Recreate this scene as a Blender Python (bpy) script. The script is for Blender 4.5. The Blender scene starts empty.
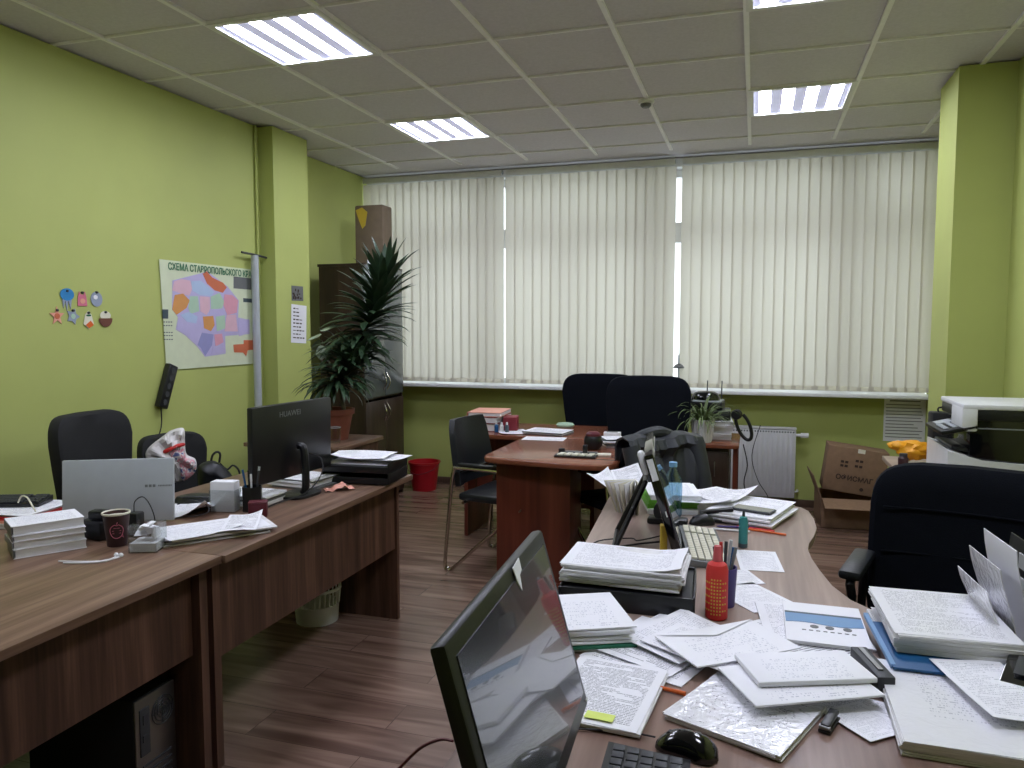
import bpy, bmesh, math, random
from mathutils import Vector, Matrix, Euler
R = math.radians
PI = math.pi
rnd = random.Random(7)
S = bpy.context.scene
C = S.collection

# ------------------------------------------------------------------ camera, world, exposure
cam_d = bpy.data.cameras.new('camera')
cam_d.sensor_width = 36.0
cam_d.lens = 763.0 * 36.0 / 1024.0
cam_d.clip_start = 0.02
cam = bpy.data.objects.new('camera', cam_d)
C.objects.link(cam)
cam.location = (0, 0, 1.5)
cam.rotation_euler = (R(90 - 4.347), 0, R(17.618))
S.camera = cam
S.view_settings.view_transform = 'Standard'
S.view_settings.look = 'None'
S.view_settings.gamma = 1
S.view_settings.use_curve_mapping = False
S.view_settings.exposure = 1.08
world = bpy.data.worlds.new('overcast_sky')
S.world = world
world.use_nodes = True
bg = world.node_tree.nodes['Background']
bg.inputs[0].default_value = (0.93, 0.95, 1.0, 1)
bg.inputs[1].default_value = 1.4
TUBE_STRENGTH = 22.0


# ------------------------------------------------------------------ colour and materials
def lin(c):
    return tuple(((v / 255.0) / 12.92 if v / 255.0 <= 0.04045 else ((v / 255.0 + 0.055) / 1.055) ** 2.4) for v in c) + (1,)


class NT:
    def __init__(s, m):
        s.t = m.node_tree; s.n = s.t.nodes
        s.b = s.n['Principled BSDF']

    def new(s, kind, **kw):
        n = s.n.new(kind)
        for k, v in kw.items():
            if k in ('operation', 'blend_type', 'data_type', 'noise_dimensions', 'feature', 'wave_type', 'bands_direction'):
                setattr(n, k, v)
        return n

    def link(s, a, b):
        s.t.links.new(a, b)

    def math(s, op, a, b=None):
        n = s.n.new('ShaderNodeMath'); n.operation = op
        for i, v in enumerate((a, b)):
            if v is None: continue
            if isinstance(v, (int, float)): n.inputs[i].default_value = v
            else: s.link(v, n.inputs[i])
        return n.outputs[0]


def mat(name, col, rough=0.5, metal=0.0, noise=0.0, scale=20.0, bump=0.0, spec=0.5, trans=0.0, emit=0.0, sheen=0.0, coat=0.0, alpha=1.0, stretch=(1, 1, 1)):
    m = bpy.data.materials.new(name); m.use_nodes = True
    t = NT(m); b = t.b
    c = lin(col)
    b.inputs['Base Color'].default_value = c
    b.inputs['Roughness'].default_value = rough
    b.inputs['Metallic'].default_value = metal
    b.inputs['Specular IOR Level'].default_value = spec
    b.inputs['Transmission Weight'].default_value = trans
    b.inputs['Sheen Weight'].default_value = sheen
    b.inputs['Coat Weight'].default_value = coat
    b.inputs['Alpha'].default_value = alpha
    if emit:
        b.inputs['Emission Color'].default_value = c
        b.inputs['Emission Strength'].default_value = emit
    tc = t.new('ShaderNodeTexCoord')
    mp = t.new('ShaderNodeMapping'); mp.inputs['Scale'].default_value = stretch
    t.link(tc.outputs['Object'], mp.inputs[0])
    nz = t.new('ShaderNodeTexNoise'); nz.inputs['Scale'].default_value = scale; nz.inputs['Detail'].default_value = 4
    t.link(mp.outputs[0], nz.inputs['Vector'])
    k = max(noise, 0.03)
    rp = t.new('ShaderNodeValToRGB')
    rp.color_ramp.elements[0].position = 0.3; rp.color_ramp.elements[1].position = 0.7
    rp.color_ramp.elements[0].color = tuple(x * (1 - k) for x in c[:3]) + (1,)
    rp.color_ramp.elements[1].color = tuple(min(1, x * (1 + k)) for x in c[:3]) + (1,)
    t.link(nz.outputs['Fac'], rp.inputs[0])
    t.link(rp.outputs[0], b.inputs['Base Color'])
    if bump:
        bp = t.new('ShaderNodeBump'); bp.inputs['Strength'].default_value = bump; bp.inputs['Distance'].default_value = 0.004
        t.link(nz.outputs['Fac'], bp.inputs['Height']); t.link(bp.outputs[0], b.inputs['Normal'])
    return m


def wood(name, dark, mid, light, grain='X', scale=1.0, rough=0.35, coat=0.0, seam=0.0):
    """streaky laminate: noise stretched along the grain axis"""
    m = bpy.data.materials.new(name); m.use_nodes = True
    t = NT(m); b = t.b
    tc = t.new('ShaderNodeTexCoord')
    mp = t.new('ShaderNodeMapping')
    s = {'X': (0.7, 14, 14), 'Y': (14, 0.7, 14), 'Z': (14, 14, 0.7)}[grain]
    mp.inputs['Scale'].default_value = tuple(v * scale for v in s)
    t.link(tc.outputs['Object'], mp.inputs[0])
    n1 = t.new('ShaderNodeTexNoise'); n1.inputs['Scale'].default_value = 1.0; n1.inputs['Detail'].default_value = 3
    n1.inputs['Distortion'].default_value = 0.4
    t.link(mp.outputs[0], n1.inputs['Vector'])
    mp2 = t.new('ShaderNodeMapping'); mp2.inputs['Scale'].default_value = tuple(v * scale * 6 for v in s)
    t.link(tc.outputs['Object'], mp2.inputs[0])
    n2 = t.new('ShaderNodeTexNoise'); n2.inputs['Scale'].default_value = 1.0; n2.inputs['Detail'].default_value = 4
    t.link(mp2.outputs[0], n2.inputs['Vector'])
    f = t.math('ADD', t.math('MULTIPLY', n1.outputs['Fac'], 0.7), t.math('MULTIPLY', n2.outputs['Fac'], 0.3))
    rp = t.new('ShaderNodeValToRGB'); cr = rp.color_ramp
    cr.elements[0].position = 0.34; cr.elements[0].color = lin(dark)
    cr.elements[1].position = 0.66; cr.elements[1].color = lin(light)
    e = cr.elements.new(0.5); e.color = lin(mid)
    t.link(f, rp.inputs[0])
    t.link(rp.outputs[0], b.inputs['Base Color'])
    b.inputs['Roughness'].default_value = rough
    b.inputs['Coat Weight'].default_value = coat
    b.inputs['Coat Roughness'].default_value = 0.15
    bp = t.new('ShaderNodeBump'); bp.inputs['Strength'].default_value = 0.08; bp.inputs['Distance'].default_value = 0.002
    t.link(n2.outputs['Fac'], bp.inputs['Height']); t.link(bp.outputs[0], b.inputs['Normal'])
    return m


def floor_mat():
    m = bpy.data.materials.new('floor_laminate'); m.use_nodes = True
    t = NT(m); b = t.b
    tc = t.new('ShaderNodeTexCoord')
    br = t.new('ShaderNodeTexBrick')
    br.inputs['Scale'].default_value = 1.0
    br.inputs['Brick Width'].default_value = 1.28; br.inputs['Row Height'].default_value = 0.19
    br.inputs['Mortar Size'].default_value = 0.0015; br.inputs['Mortar Smooth'].default_value = 0.2
    br.offset = 0.37
    br.inputs['Color1'].default_value = (0, 0, 0, 1); br.inputs['Color2'].default_value = (1, 1, 1, 1); br.inputs['Mortar'].default_value = (0.5, 0.5, 0.5, 1)
    t.link(tc.outputs['Object'], br.inputs['Vector'])
    ad = t.new('ShaderNodeVectorMath', operation='ADD')
    cx = t.new('ShaderNodeVectorMath', operation='SCALE'); cx.inputs['Scale'].default_value = 7.0
    t.link(br.outputs['Color'], cx.inputs[0])
    t.link(tc.outputs['Object'], ad.inputs[0]); t.link(cx.outputs[0], ad.inputs[1])
    mp = t.new('ShaderNodeMapping'); mp.inputs['Scale'].default_value = (1.3, 13, 1)
    t.link(ad.outputs[0], mp.inputs[0])
    n = t.new('ShaderNodeTexNoise'); n.inputs['Scale'].default_value = 1.0; n.inputs['Detail'].default_value = 5; n.inputs['Distortion'].default_value = 0.8
    t.link(mp.outputs[0], n.inputs['Vector'])
    rp = t.new('ShaderNodeValToRGB'); cr = rp.color_ramp
    cr.elements[0].position = 0.30; cr.elements[0].color = lin((92, 69, 58))
    cr.elements[1].position = 0.72; cr.elements[1].color = lin((148, 121, 105))
    e = cr.elements.new(0.5); e.color = lin((119, 94, 81))
    t.link(n.outputs['Fac'], rp.inputs[0])
    mx = t.new('ShaderNodeMix', data_type='RGBA', blend_type='MULTIPLY')
    t.link(br.outputs['Fac'], mx.inputs['Factor']); t.link(rp.outputs[0], mx.inputs['A']); mx.inputs['B'].default_value = (0.35, 0.3, 0.3, 1)
    t.link(mx.outputs['Result'], b.inputs['Base Color'])
    b.inputs['Roughness'].default_value = 0.26
    bp = t.new('ShaderNodeBump'); bp.inputs['Strength'].default_value = 0.1; bp.inputs['Distance'].default_value = 0.002
    t.link(n.outputs['Fac'], bp.inputs['Height']); t.link(bp.outputs[0], b.inputs['Normal'])
    return m


def print_mat(name, paper=(240, 240, 245), ink=(70, 72, 82), rows=34, dens=0.5, margin=0.09, glossy=0.0, top=0.95, bottom=0.06, wrinkle=0.0, cell=46):
    """paper with rows of printed words, laid out over the page itself"""
    m = bpy.data.materials.new(name); m.use_nodes = True
    t = NT(m); b = t.b
    tc = t.new('ShaderNodeTexCoord')
    sp = t.new('ShaderNodeSeparateXYZ'); t.link(tc.outputs['Generated'], sp.inputs[0])
    x, y = sp.outputs[0], sp.outputs[1]
    yr = t.math('MULTIPLY', y, rows)
    fr = t.math('FRACT', yr); row = t.math('FLOOR', yr)
    line = t.math('MULTIPLY', t.math('GREATER_THAN', fr, 0.32), t.math('LESS_THAN', fr, 0.78))
    cb = t.new('ShaderNodeCombineXYZ')
    t.link(t.math('MULTIPLY', x, cell), cb.inputs[0]); t.link(t.math('MULTIPLY', row, 3.7), cb.inputs[1])
    n = t.new('ShaderNodeTexNoise'); n.inputs['Scale'].default_value = 1.0; n.inputs['Detail'].default_value = 2
    t.link(cb.outputs[0], n.inputs['Vector'])
    word = t.math('GREATER_THAN', n.outputs['Fac'], 1 - dens)
    cb2 = t.new('ShaderNodeCombineXYZ')
    t.link(t.math('MULTIPLY', x, 2.2), cb2.inputs[0]); t.link(t.math('MULTIPLY', row, 0.31), cb2.inputs[1])
    n3 = t.new('ShaderNodeTexNoise'); n3.inputs['Scale'].default_value = 1.0
    t.link(cb2.outputs[0], n3.inputs['Vector'])
    para = t.math('GREATER_THAN', n3.outputs['Fac'], 0.42)
    mk = t.math('MULTIPLY', line, word)
    mk = t.math('MULTIPLY', mk, para)
    for a, op, v in ((x, 'GREATER_THAN', margin), (x, 'LESS_THAN', 1 - margin), (y, 'GREATER_THAN', bottom), (y, 'LESS_THAN', top)):
        mk = t.math('MULTIPLY', mk, t.math(op, a, v))
    mx = t.new('ShaderNodeMix', data_type='RGBA')
    t.link(t.math('MULTIPLY', mk, 0.75), mx.inputs['Factor'])
    mx.inputs['A'].default_value = lin(paper); mx.inputs['B'].default_value = lin(ink)
    t.link(mx.outputs['Result'], b.inputs['Base Color'])
    b.inputs['Roughness'].default_value = 0.6 - 0.4 * glossy
    b.inputs['Coat Weight'].default_value = glossy
    if wrinkle:
        nz = t.new('ShaderNodeTexNoise'); nz.inputs['Scale'].default_value = 26; nz.inputs['Detail'].default_value = 3; nz.inputs['Distortion'].default_value = 1.5
        t.link(tc.outputs['Object'], nz.inputs['Vector'])
        bp = t.new('ShaderNodeBump'); bp.inputs['Strength'].default_value = wrinkle; bp.inputs['Distance'].default_value = 0.01
        t.link(nz.outputs['Fac'], bp.inputs['Height']); t.link(bp.outputs[0], b.inputs['Normal'])
        t.link(bp.outputs[0], b.inputs['Coat Normal'])
    return m


def blind_mat():
    m = bpy.data.materials.new('blind_fabric'); m.use_nodes = True
    t = NT(m); nt = t.t
    b = t.b
    b.inputs['Base Color'].default_value = lin((208, 203, 192)); b.inputs['Roughness'].default_value = 0.8
    tr = t.n.new('ShaderNodeBsdfTranslucent'); tr.inputs[0].default_value = lin((218, 212, 198))
    mix = t.n.new('ShaderNodeMixShader'); mix.inputs[0].default_value = 0.42
    out = t.n['Material Output']
    tc = t.new('ShaderNodeTexCoord'); nz = t.new('ShaderNodeTexNoise'); nz.inputs['Scale'].default_value = 300
    t.link(tc.outputs['Object'], nz.inputs['Vector'])
    bp = t.new('ShaderNodeBump'); bp.inputs['Strength'].default_value = 0.1; bp.inputs['Distance'].default_value = 0.001
    t.link(nz.outputs['Fac'], bp.inputs['Height']); t.link(bp.outputs[0], b.inputs['Normal'])
    t.link(b.outputs[0], mix.inputs[1]); t.link(tr.outputs[0], mix.inputs[2]); t.link(mix.outputs[0], out.inputs[0])
    return m


def clear_mat(name, col=(235, 242, 245), tint=0.97, gloss=0.08, rough=0.05):
    """thin clear sheet: passes light straight through with a slight sheen"""
    m = bpy.data.materials.new(name); m.use_nodes = True
    t = NT(m)
    t.n.remove(t.b)
    a = t.n.new('ShaderNodeBsdfTransparent'); a.inputs[0].default_value = tuple(v * tint for v in lin(col)[:3]) + (1,)
    g = t.n.new('ShaderNodeBsdfGlossy'); g.inputs['Roughness'].default_value = rough
    g.inputs[0].default_value = (0.9, 0.9, 0.9, 1)
    mix = t.n.new('ShaderNodeMixShader'); mix.inputs[0].default_value = gloss
    t.t.links.new(a.outputs[0], mix.inputs[1]); t.t.links.new(g.outputs[0], mix.inputs[2])
    t.t.links.new(mix.outputs[0], t.n['Material Output'].inputs[0])
    return m


M = {}
M['wall'] = mat('lime_wall_paint', (180, 189, 108), 0.62, noise=0.03, scale=3, bump=0.04)
M['wall2'] = M['wall']
M['ceil'] = mat('ceiling_tile', (212, 208, 217), 0.9, noise=0.05, scale=60, bump=0.15)
M['bar'] = mat('ceiling_bar', (244, 243, 246), 0.5)
M['floor'] = floor_mat()
M['base'] = mat('baseboard', (92, 72, 58), 0.5, noise=0.1)
M['white'] = mat('white_plastic', (228, 229, 230), 0.4)
M['pvc'] = mat('window_pvc', (232, 233, 235), 0.35)
M['radiator'] = mat('radiator_enamel', (206, 206, 208), 0.35)
M['chrome'] = mat('chrome', (200, 195, 185), 0.18, metal=1.0)
M['steel'] = mat('brushed_steel', (150, 150, 150), 0.4, metal=1.0)
M['black'] = mat('black_plastic', (22, 23, 26), 0.38)
M['blackm'] = mat('matte_black', (18, 19, 23), 0.6)
M['fabric'] = mat('black_fabric', (17, 19, 24), 0.95, noise=0.25, scale=300, bump=0.3, spec=0.15)
M['navy'] = mat('dark_blue_fabric', (13, 16, 24), 0.95, noise=0.25, scale=260, bump=0.3, spec=0.15)
M['leather'] = mat('black_leather', (25, 28, 32), 0.4, noise=0.1, scale=90, bump=0.25)
M['mesh'] = mat('chair_mesh', (15, 16, 18), 0.8, noise=0.3, scale=400, bump=0.5)
M['grey'] = mat('grey_plastic', (120, 124, 126), 0.45)
M['dgrey'] = mat('dark_grey_plastic', (58, 60, 64), 0.5)
M['silver'] = mat('silver_shell', (186, 192, 197), 0.4, metal=0.15)
M['paper'] = mat('plain_paper', (238, 238, 242), 0.65, noise=0.015, scale=4)
M['edge'] = mat('paper_edges', (226, 225, 226), 0.8, noise=0.12, scale=260, bump=0.3, stretch=(0.1, 0.1, 3))
M['print'] = print_mat('printed_page', rows=38, cell=100, dens=0.52, ink=(105, 106, 116))
M['dense'] = print_mat('dense_printed_page', rows=46, dens=0.56, cell=110, ink=(95, 96, 106))
M['light'] = print_mat('lightly_printed_page', rows=34, dens=0.5, cell=95, ink=(165, 166, 176))
M['table'] = print_mat('table_printed_page', rows=30, dens=0.62, margin=0.05, ink=(110, 112, 122), cell=90)
M['plastic_page'] = print_mat('page_in_plastic_sleeve', glossy=0.9, dens=0.4, wrinkle=0.55, ink=(130, 130, 140))
M['sleeve'] = print_mat('page_in_smooth_sleeve', glossy=0.6, dens=0.5, rows=42, cell=120, wrinkle=0.12, ink=(140, 140, 150))
M['sleeve_light'] = print_mat('page_in_clear_sleeve', glossy=0.8, dens=0.45, rows=36, cell=90, wrinkle=0.22, ink=(178, 178, 190), margin=0.2, top=0.9, bottom=0.3)
M['envelope'] = print_mat('envelope_paper', rows=20, dens=0.45, margin=0.16, ink=(188, 190, 202), cell=60, top=0.75)
M['handwrit'] = print_mat('list_page', rows=9, dens=0.6, margin=0.14, ink=(30, 30, 40), cell=16)
M['wood_l'] = wood('left_desk_top_sheen_wood', (88, 65, 50), (117, 90, 73), (144, 117, 97), 'Y', 1.0, 0.3)  # top tone includes the sheen of reflected light, so lighter than the panels
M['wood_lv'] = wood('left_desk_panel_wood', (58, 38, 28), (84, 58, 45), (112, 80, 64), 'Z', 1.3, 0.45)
M['wood_r'] = wood('right_desk_top_glare_wood', (136, 116, 105), (158, 136, 124), (178, 158, 145), 'Y', 0.9, 0.28)  # reflected light is mixed into the colour, hence paler than the near desk
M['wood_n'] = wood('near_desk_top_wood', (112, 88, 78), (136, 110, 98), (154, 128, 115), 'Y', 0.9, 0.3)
M['cherry'] = wood('cherry_top_glare_wood', (104, 58, 40), (130, 76, 54), (150, 94, 68), 'X', 0.6, 0.22)  # glare on the tops is painted into this lighter cherry
M['cherry_v'] = wood('cherry_panel_wood', (82, 38, 26), (104, 50, 35), (122, 64, 46), 'Z', 0.5, 0.35)
M['cab'] = wood('cabinet_wood', (38, 28, 22), (52, 38, 30), (66, 50, 40), 'Z', 0.7, 0.4)
M['cardboard'] = mat('cardboard', (134, 106, 82), 0.85, noise=0.08, scale=30)
M['greycard'] = mat('weathered_brown_box', (120, 104, 86), 0.8, noise=0.1, scale=12)
M['ink'] = mat('dark_print', (60, 44, 36), 0.8)
M['red'] = mat('red_plastic', (176, 22, 36), 0.35)
M['terra'] = mat('terracotta', (120, 64, 46), 0.7, noise=0.1)
M['soil'] = mat('potting_soil', (44, 34, 28), 0.95, noise=0.4, scale=80, bump=0.8)
M['leaf'] = mat('dracaena_leaf', (48, 70, 48), 0.42, noise=0.35, scale=14)
M['leaf2'] = mat('spider_plant_leaf', (104, 122, 74), 0.5, noise=0.4, scale=10)
M['paleleaf'] = mat('pale_leaf', (150, 164, 140), 0.5, noise=0.2)
M['trunk'] = mat('plant_cane', (84, 78, 58), 0.8, noise=0.3, scale=40, bump=0.4)
M['screen'] = mat('hazy_screen', (62, 66, 72), 0.2, spec=1.0, coat=1.0)  # grey base colour imitates the haze of reflections on the panel
M['glossblack'] = mat('gloss_black', (12, 13, 15), 0.12, coat=0.4)
M['glassdoor'] = mat('smoked_cabinet_glass', (92, 98, 98), 0.12, spec=0.6)
M['clear'] = clear_mat('clear_acrylic', (246, 248, 248))
M['bottleglass'] = clear_mat('clear_blue_bottle', (190, 220, 235), 0.92, 0.15)
M['pane'] = clear_mat('window_glass', (240, 246, 246), 0.97, 0.04, 0.02)
M['blind'] = blind_mat()
M['tube'] = mat('glowing_tube', (232, 236, 255), 0.5, emit=TUBE_STRENGTH)
M['diffuser'] = mat('lit_diffuser', (190, 192, 222), 0.5, emit=0.30)
M['reflector'] = mat('lamp_reflector', (236, 238, 245), 0.35, metal=0.2)
M['ltcab'] = wood('light_table_wood', (150, 130, 112), (172, 150, 130), (190, 170, 150), 'X', 0.8, 0.4)


def plain(key, col, rough=0.5, **k):
    M[key] = mat(key, col, rough, **k)


for k_, c_ in {'pink': (214, 116, 140), 'green': (112, 182, 58), 'dgreen': (30, 110, 82), 'teal': (60, 142, 142), 'blue': (10, 80, 130), 'skyblue': (110, 150, 190),
               'yellow': (206, 176, 60), 'amber': (236, 164, 20), 'orange': (222, 104, 40), 'purple': (66, 52, 120), 'maroon': (88, 22, 34), 'redp': (206, 48, 44),
               'cuff': (58, 32, 34), 'mappink': (222, 158, 176), 'salmon': (226, 160, 138), 'cream': (228, 224, 204), 'lav': (190, 180, 220), 'lblue': (176, 196, 226), 'rose': (222, 182, 196),
               'rust': (206, 110, 74), 'ochre': (214, 150, 84), 'mint': (176, 206, 180), 'mapbg': (214, 222, 190), 'mapgreen': (30, 110, 70), 'stgrey': (150, 160, 180),
               'stblue': (40, 130, 190), 'brown': (112, 66, 52), 'jacket': (50, 53, 58), 'bagwhite': (214, 210, 208), 'darkred': (120, 26, 38), 'hilite': (224, 240, 120),
               'cap': (120, 170, 210), 'cable': (24, 24, 26), 'cork': (196, 84, 88), 'dusk': (70, 84, 92), 'lilac': (150, 150, 200), 'ash': (104, 106, 106)}.items():
    plain(k_, c_)


def blotch_mat(name, cols, scale):
    m = bpy.data.materials.new(name); m.use_nodes = True
    t = NT(m)
    tc = t.new('ShaderNodeTexCoord'); n = t.new('ShaderNodeTexNoise'); n.inputs['Scale'].default_value = scale; n.inputs['Detail'].default_value = 2
    t.link(tc.outputs['Object'], n.inputs['Vector'])
    rp = t.new('ShaderNodeValToRGB'); cr = rp.color_ramp; cr.interpolation = 'CONSTANT'
    cr.elements[0].position = 0.0; cr.elements[0].color = lin(cols[0]); cr.elements[1].position = 0.62; cr.elements[1].color = lin(cols[-1])
    for k, c in enumerate(cols[1:-1]):
        e = cr.elements.new(0.40 + 0.07 * k); e.color = lin(c)
    t.link(n.outputs['Fac'], rp.inputs[0]); t.link(rp.outputs[0], t.b.inputs['Base Color'])
    t.b.inputs['Roughness'].default_value = 0.4
    return m


M['bagprint'] = blotch_mat('bag_print', [(90, 100, 150), (214, 206, 206), (206, 140, 150), (196, 176, 178)], 28)


# ------------------------------------------------------------------ mesh builder
class MB:
    def __init__(s):
        s.bm = bmesh.new()

    def box(s, c, d, rz=0.0, bev=0.0, rx=0.0, ry=0.0):
        r = bmesh.ops.create_cube(s.bm, size=1.0)
        vs = r['verts']
        bmesh.ops.scale(s.bm, vec=Vector(d), verts=vs)
        if bev:
            es = list({e for v in vs for e in v.link_edges})
            q = bmesh.ops.bevel(s.bm, geom=es, offset=min(bev, min(d) * 0.45), segments=2, profile=0.5, affect='EDGES')
            vs = list({v for f in q['faces'] for v in f.verts} | {v for v in vs if v.is_valid})
        mt = Matrix.Translation(Vector(c)) @ Euler((rx, ry, rz)).to_matrix().to_4x4()
        bmesh.ops.transform(s.bm, matrix=mt, verts=vs)
        return s

    def cyl(s, p0, p1, r0, r1=None, seg=20, cap=True):
        p0 = Vector(p0); p1 = Vector(p1); r1 = r0 if r1 is None else r1
        d = p1 - p0
        q = bmesh.ops.create_cone(s.bm, cap_ends=cap, segments=seg, radius1=r0, radius2=r1, depth=d.length)
        mt = Matrix.Translation((p0 + p1) / 2) @ d.to_track_quat('Z', 'Y').to_matrix().to_4x4()
        bmesh.ops.transform(s.bm, matrix=mt, verts=q['verts'])
        return s

    def lathe(s, prof, c=(0, 0, 0), seg=28, sx=1.0, sy=1.0):
        rings = []
        for r, z in prof:
            if r < 1e-5:
                rings.append([s.bm.verts.new((c[0], c[1], c[2] + z))])
            else:
                rings.append([s.bm.verts.new((c[0] + sx * r * math.cos(2 * PI * i / seg), c[1] + sy * r * math.sin(2 * PI * i / seg), c[2] + z)) for i in range(seg)])
        for a, b in zip(rings, rings[1:]):
            for i in range(seg):
                j = (i + 1) % seg
                if len(a) == 1 and len(b) == 1: continue
                if len(a) == 1: s.bm.faces.new((a[0], b[j], b[i]))
                elif len(b) == 1: s.bm.faces.new((a[i], a[j], b[0]))
                else: s.bm.faces.new((a[i], a[j], b[j], b[i]))
        return s

    def tube(s, pts, r, seg=8, smooth=3):
        P = [Vector(p) for p in pts]
        if smooth > 1 and len(P) > 2:
            Q = []
            for i in range(len(P) - 1):
                a = P[max(i - 1, 0)]; b = P[i]; c = P[i + 1]; d = P[min(i + 2, len(P) - 1)]
                for k in range(smooth):
                    t = k / smooth
                    Q.append(0.5 * ((2 * b) + (-a + c) * t + (2 * a - 5 * b + 4 * c - d) * t * t + (-a + 3 * b - 3 * c + d) * t ** 3))
            Q.append(P[-1]); P = Q
        rings = []
        up = None
        for i, p in enumerate(P):
            t = (P[min(i + 1, len(P) - 1)] - P[max(i - 1, 0)]).normalized()
            if up is None:
                up = Vector((0, 0, 1)) if abs(t.z) < 0.9 else Vector((1, 0, 0))
            n = (up - t * up.dot(t))
            if n.length < 1e-4: n = t.orthogonal()
            n.normalize(); up = n
            b = t.cross(n)
            rings.append([s.bm.verts.new(p + (n * math.cos(2 * PI * k / seg) + b * math.sin(2 * PI * k / seg)) * r) for k in range(seg)])
        for a, b in zip(rings, rings[1:]):
            for k in range(seg):
                s.bm.faces.new((a[k], a[(k + 1) % seg], b[(k + 1) % seg], b[k]))
        s.bm.faces.new(rings[0][::-1]); s.bm.faces.new(rings[-1])
        return s

    def prism(s, poly, z0, z1, plane='XY', bev=0.0):
        def P(a, b, c):
            return {'XY': (a, b, c), 'YZ': (c, a, b), 'XZ': (a, c, b)}[plane]
        lo = [s.bm.verts.new(P(a, b, z0)) for a, b in poly]
        hi = [s.bm.verts.new(P(a, b, z1)) for a, b in poly]
        n = len(poly)
        fs = [s.bm.faces.new(lo[::-1]), s.bm.faces.new(hi)]
        for i in range(n):
            fs.append(s.bm.faces.new((lo[i], lo[(i + 1) % n], hi[(i + 1) % n], hi[i])))
        if bev:
            es = list({e for f in fs[:2] for e in f.edges})
            bmesh.ops.bevel(s.bm, geom=es, offset=bev, segments=2, profile=0.5, affect='EDGES')
        return s

    def grid(s, fn, nu, nv, thick=0.0):
        """surface fn(u,v)->point, optionally given thickness along its normal (downwards)"""
        V = [[s.bm.verts.new(fn(i / nu, j / nv)) for j in range(nv + 1)] for i in range(nu + 1)]
        fs = []
        for i in range(nu):
            for j in range(nv):
                fs.append(s.bm.faces.new((V[i][j], V[i + 1][j], V[i + 1][j + 1], V[i][j + 1])))
        if thick:
            s.bm.normal_update()
            bmesh.ops.solidify(s.bm, geom=fs, thickness=thick)
        return s

    def o(s, name, m, parent=None, loc=(0, 0, 0), rz=0.0, rot=None, smooth=35):
        bmesh.ops.recalc_face_normals(s.bm, faces=s.bm.faces)
        me = bpy.data.meshes.new(name)
        s.bm.to_mesh(me); s.bm.free()
        me.materials.append(M[m] if isinstance(m, str) else m)
        if smooth:
            me.shade_smooth()
            me.set_sharp_from_angle(angle=R(smooth))
        ob = bpy.data.objects.new(name, me)
        C.objects.link(ob)
        ob.location = loc
        ob.rotation_euler = rot if rot else (0, 0, rz)
        if parent: ob.parent = parent
        return ob


def thing(name, label, cat, loc=(0, 0, 0), rz=0.0, group=None):
    o = bpy.data.objects.new(name, None); C.objects.link(o)
    o.empty_display_size = 0.05
    o.location = loc; o.rotation_euler = (0, 0, rz)
    return tag(o, label, cat, group)


def tag(o, label, cat, group=None):
    o['label'] = label; o['category'] = cat
    if group: o['group'] = group
    return o


def struct(o):
    o['kind'] = 'structure'
    return o


def part_label(o, l):
    o['label'] = l
    return o


def text(name, body, size, m, parent, loc, rot, extrude=0.0004, sx=1.0, align='CENTER', bold=0.0):
    cu = bpy.data.curves.new(name, 'FONT')
    cu.body = body; cu.size = size; cu.extrude = extrude; cu.align_x = align; cu.align_y = 'CENTER'
    cu.offset = bold
    tmp = bpy.data.objects.new(name, cu); C.objects.link(tmp)
    dg = bpy.context.evaluated_depsgraph_get()
    me = bpy.data.meshes.new_from_object(tmp.evaluated_get(dg))
    bpy.data.objects.remove(tmp)
    me.materials.clear(); me.materials.append(M[m])
    o = bpy.data.objects.new(name, me); C.objects.link(o)
    o.location = loc; o.rotation_euler = rot; o.scale = (sx, 1, 1); o.parent = parent
    return o


# ------------------------------------------------------------------ the room
H = 2.9
XL, XR, YB, YW = -3.38, 1.30, -2.2, 6.70
XL2 = -3.56
struct(MB().box(((XL2 + XR) / 2, (YB + YW) / 2 + 0.1, -0.05), (XR - XL2 + 0.6, YW - YB + 0.8, 0.1)).o('floor', 'floor'))
struct(MB().box((XL - 0.15, (YB + 4.71) / 2, H / 2), (0.3, 4.71 - YB, H)).o('wall_left', 'wall'))
struct(MB().box((XL2 - 0.15, (5.14 + YW) / 2, H / 2), (0.3, YW - 5.14, H)).o('wall_left_recess', 'wall'))
struct(MB().box(((XL2 - 0.3 - 3.262) / 2, 4.9275, H / 2), (3.262 * -1 - (XL2 - 0.3), 0.435, H)).o('trim_1', 'wall'))
struct(MB().box((XR + 0.15, (YB + YW) / 2, H / 2), (0.3, YW - YB, H)).o('wall_right', 'wall'))
struct(MB().box((1.16, 4.985, H / 2), (0.28, 0.43, H)).o('trim_2', 'wall'))
struct(MB().box(((XL2 + XR) / 2, YB - 0.15, H / 2), (XR - XL2 + 0.6, 0.3, H)).o('wall_back', 'wall'))
struct(MB().box(((XL2 + XR) / 2, YW + 0.15, 0.4675), (XR - XL2 + 0.6, 0.3, 0.935)).o('wall_front', 'wall'))
# baseboards
struct(MB().box((XL + 0.008, (YB + 4.71) / 2, 0.03), (0.016, 4.71 - YB, 0.06), bev=0.003).o('baseboard_left', 'base'))
struct(MB().box(((XL2 + XR) / 2, YW - 0.008, 0.03), (XR - XL2, 0.016, 0.06), bev=0.003).o('baseboard_front', 'base'))
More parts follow.
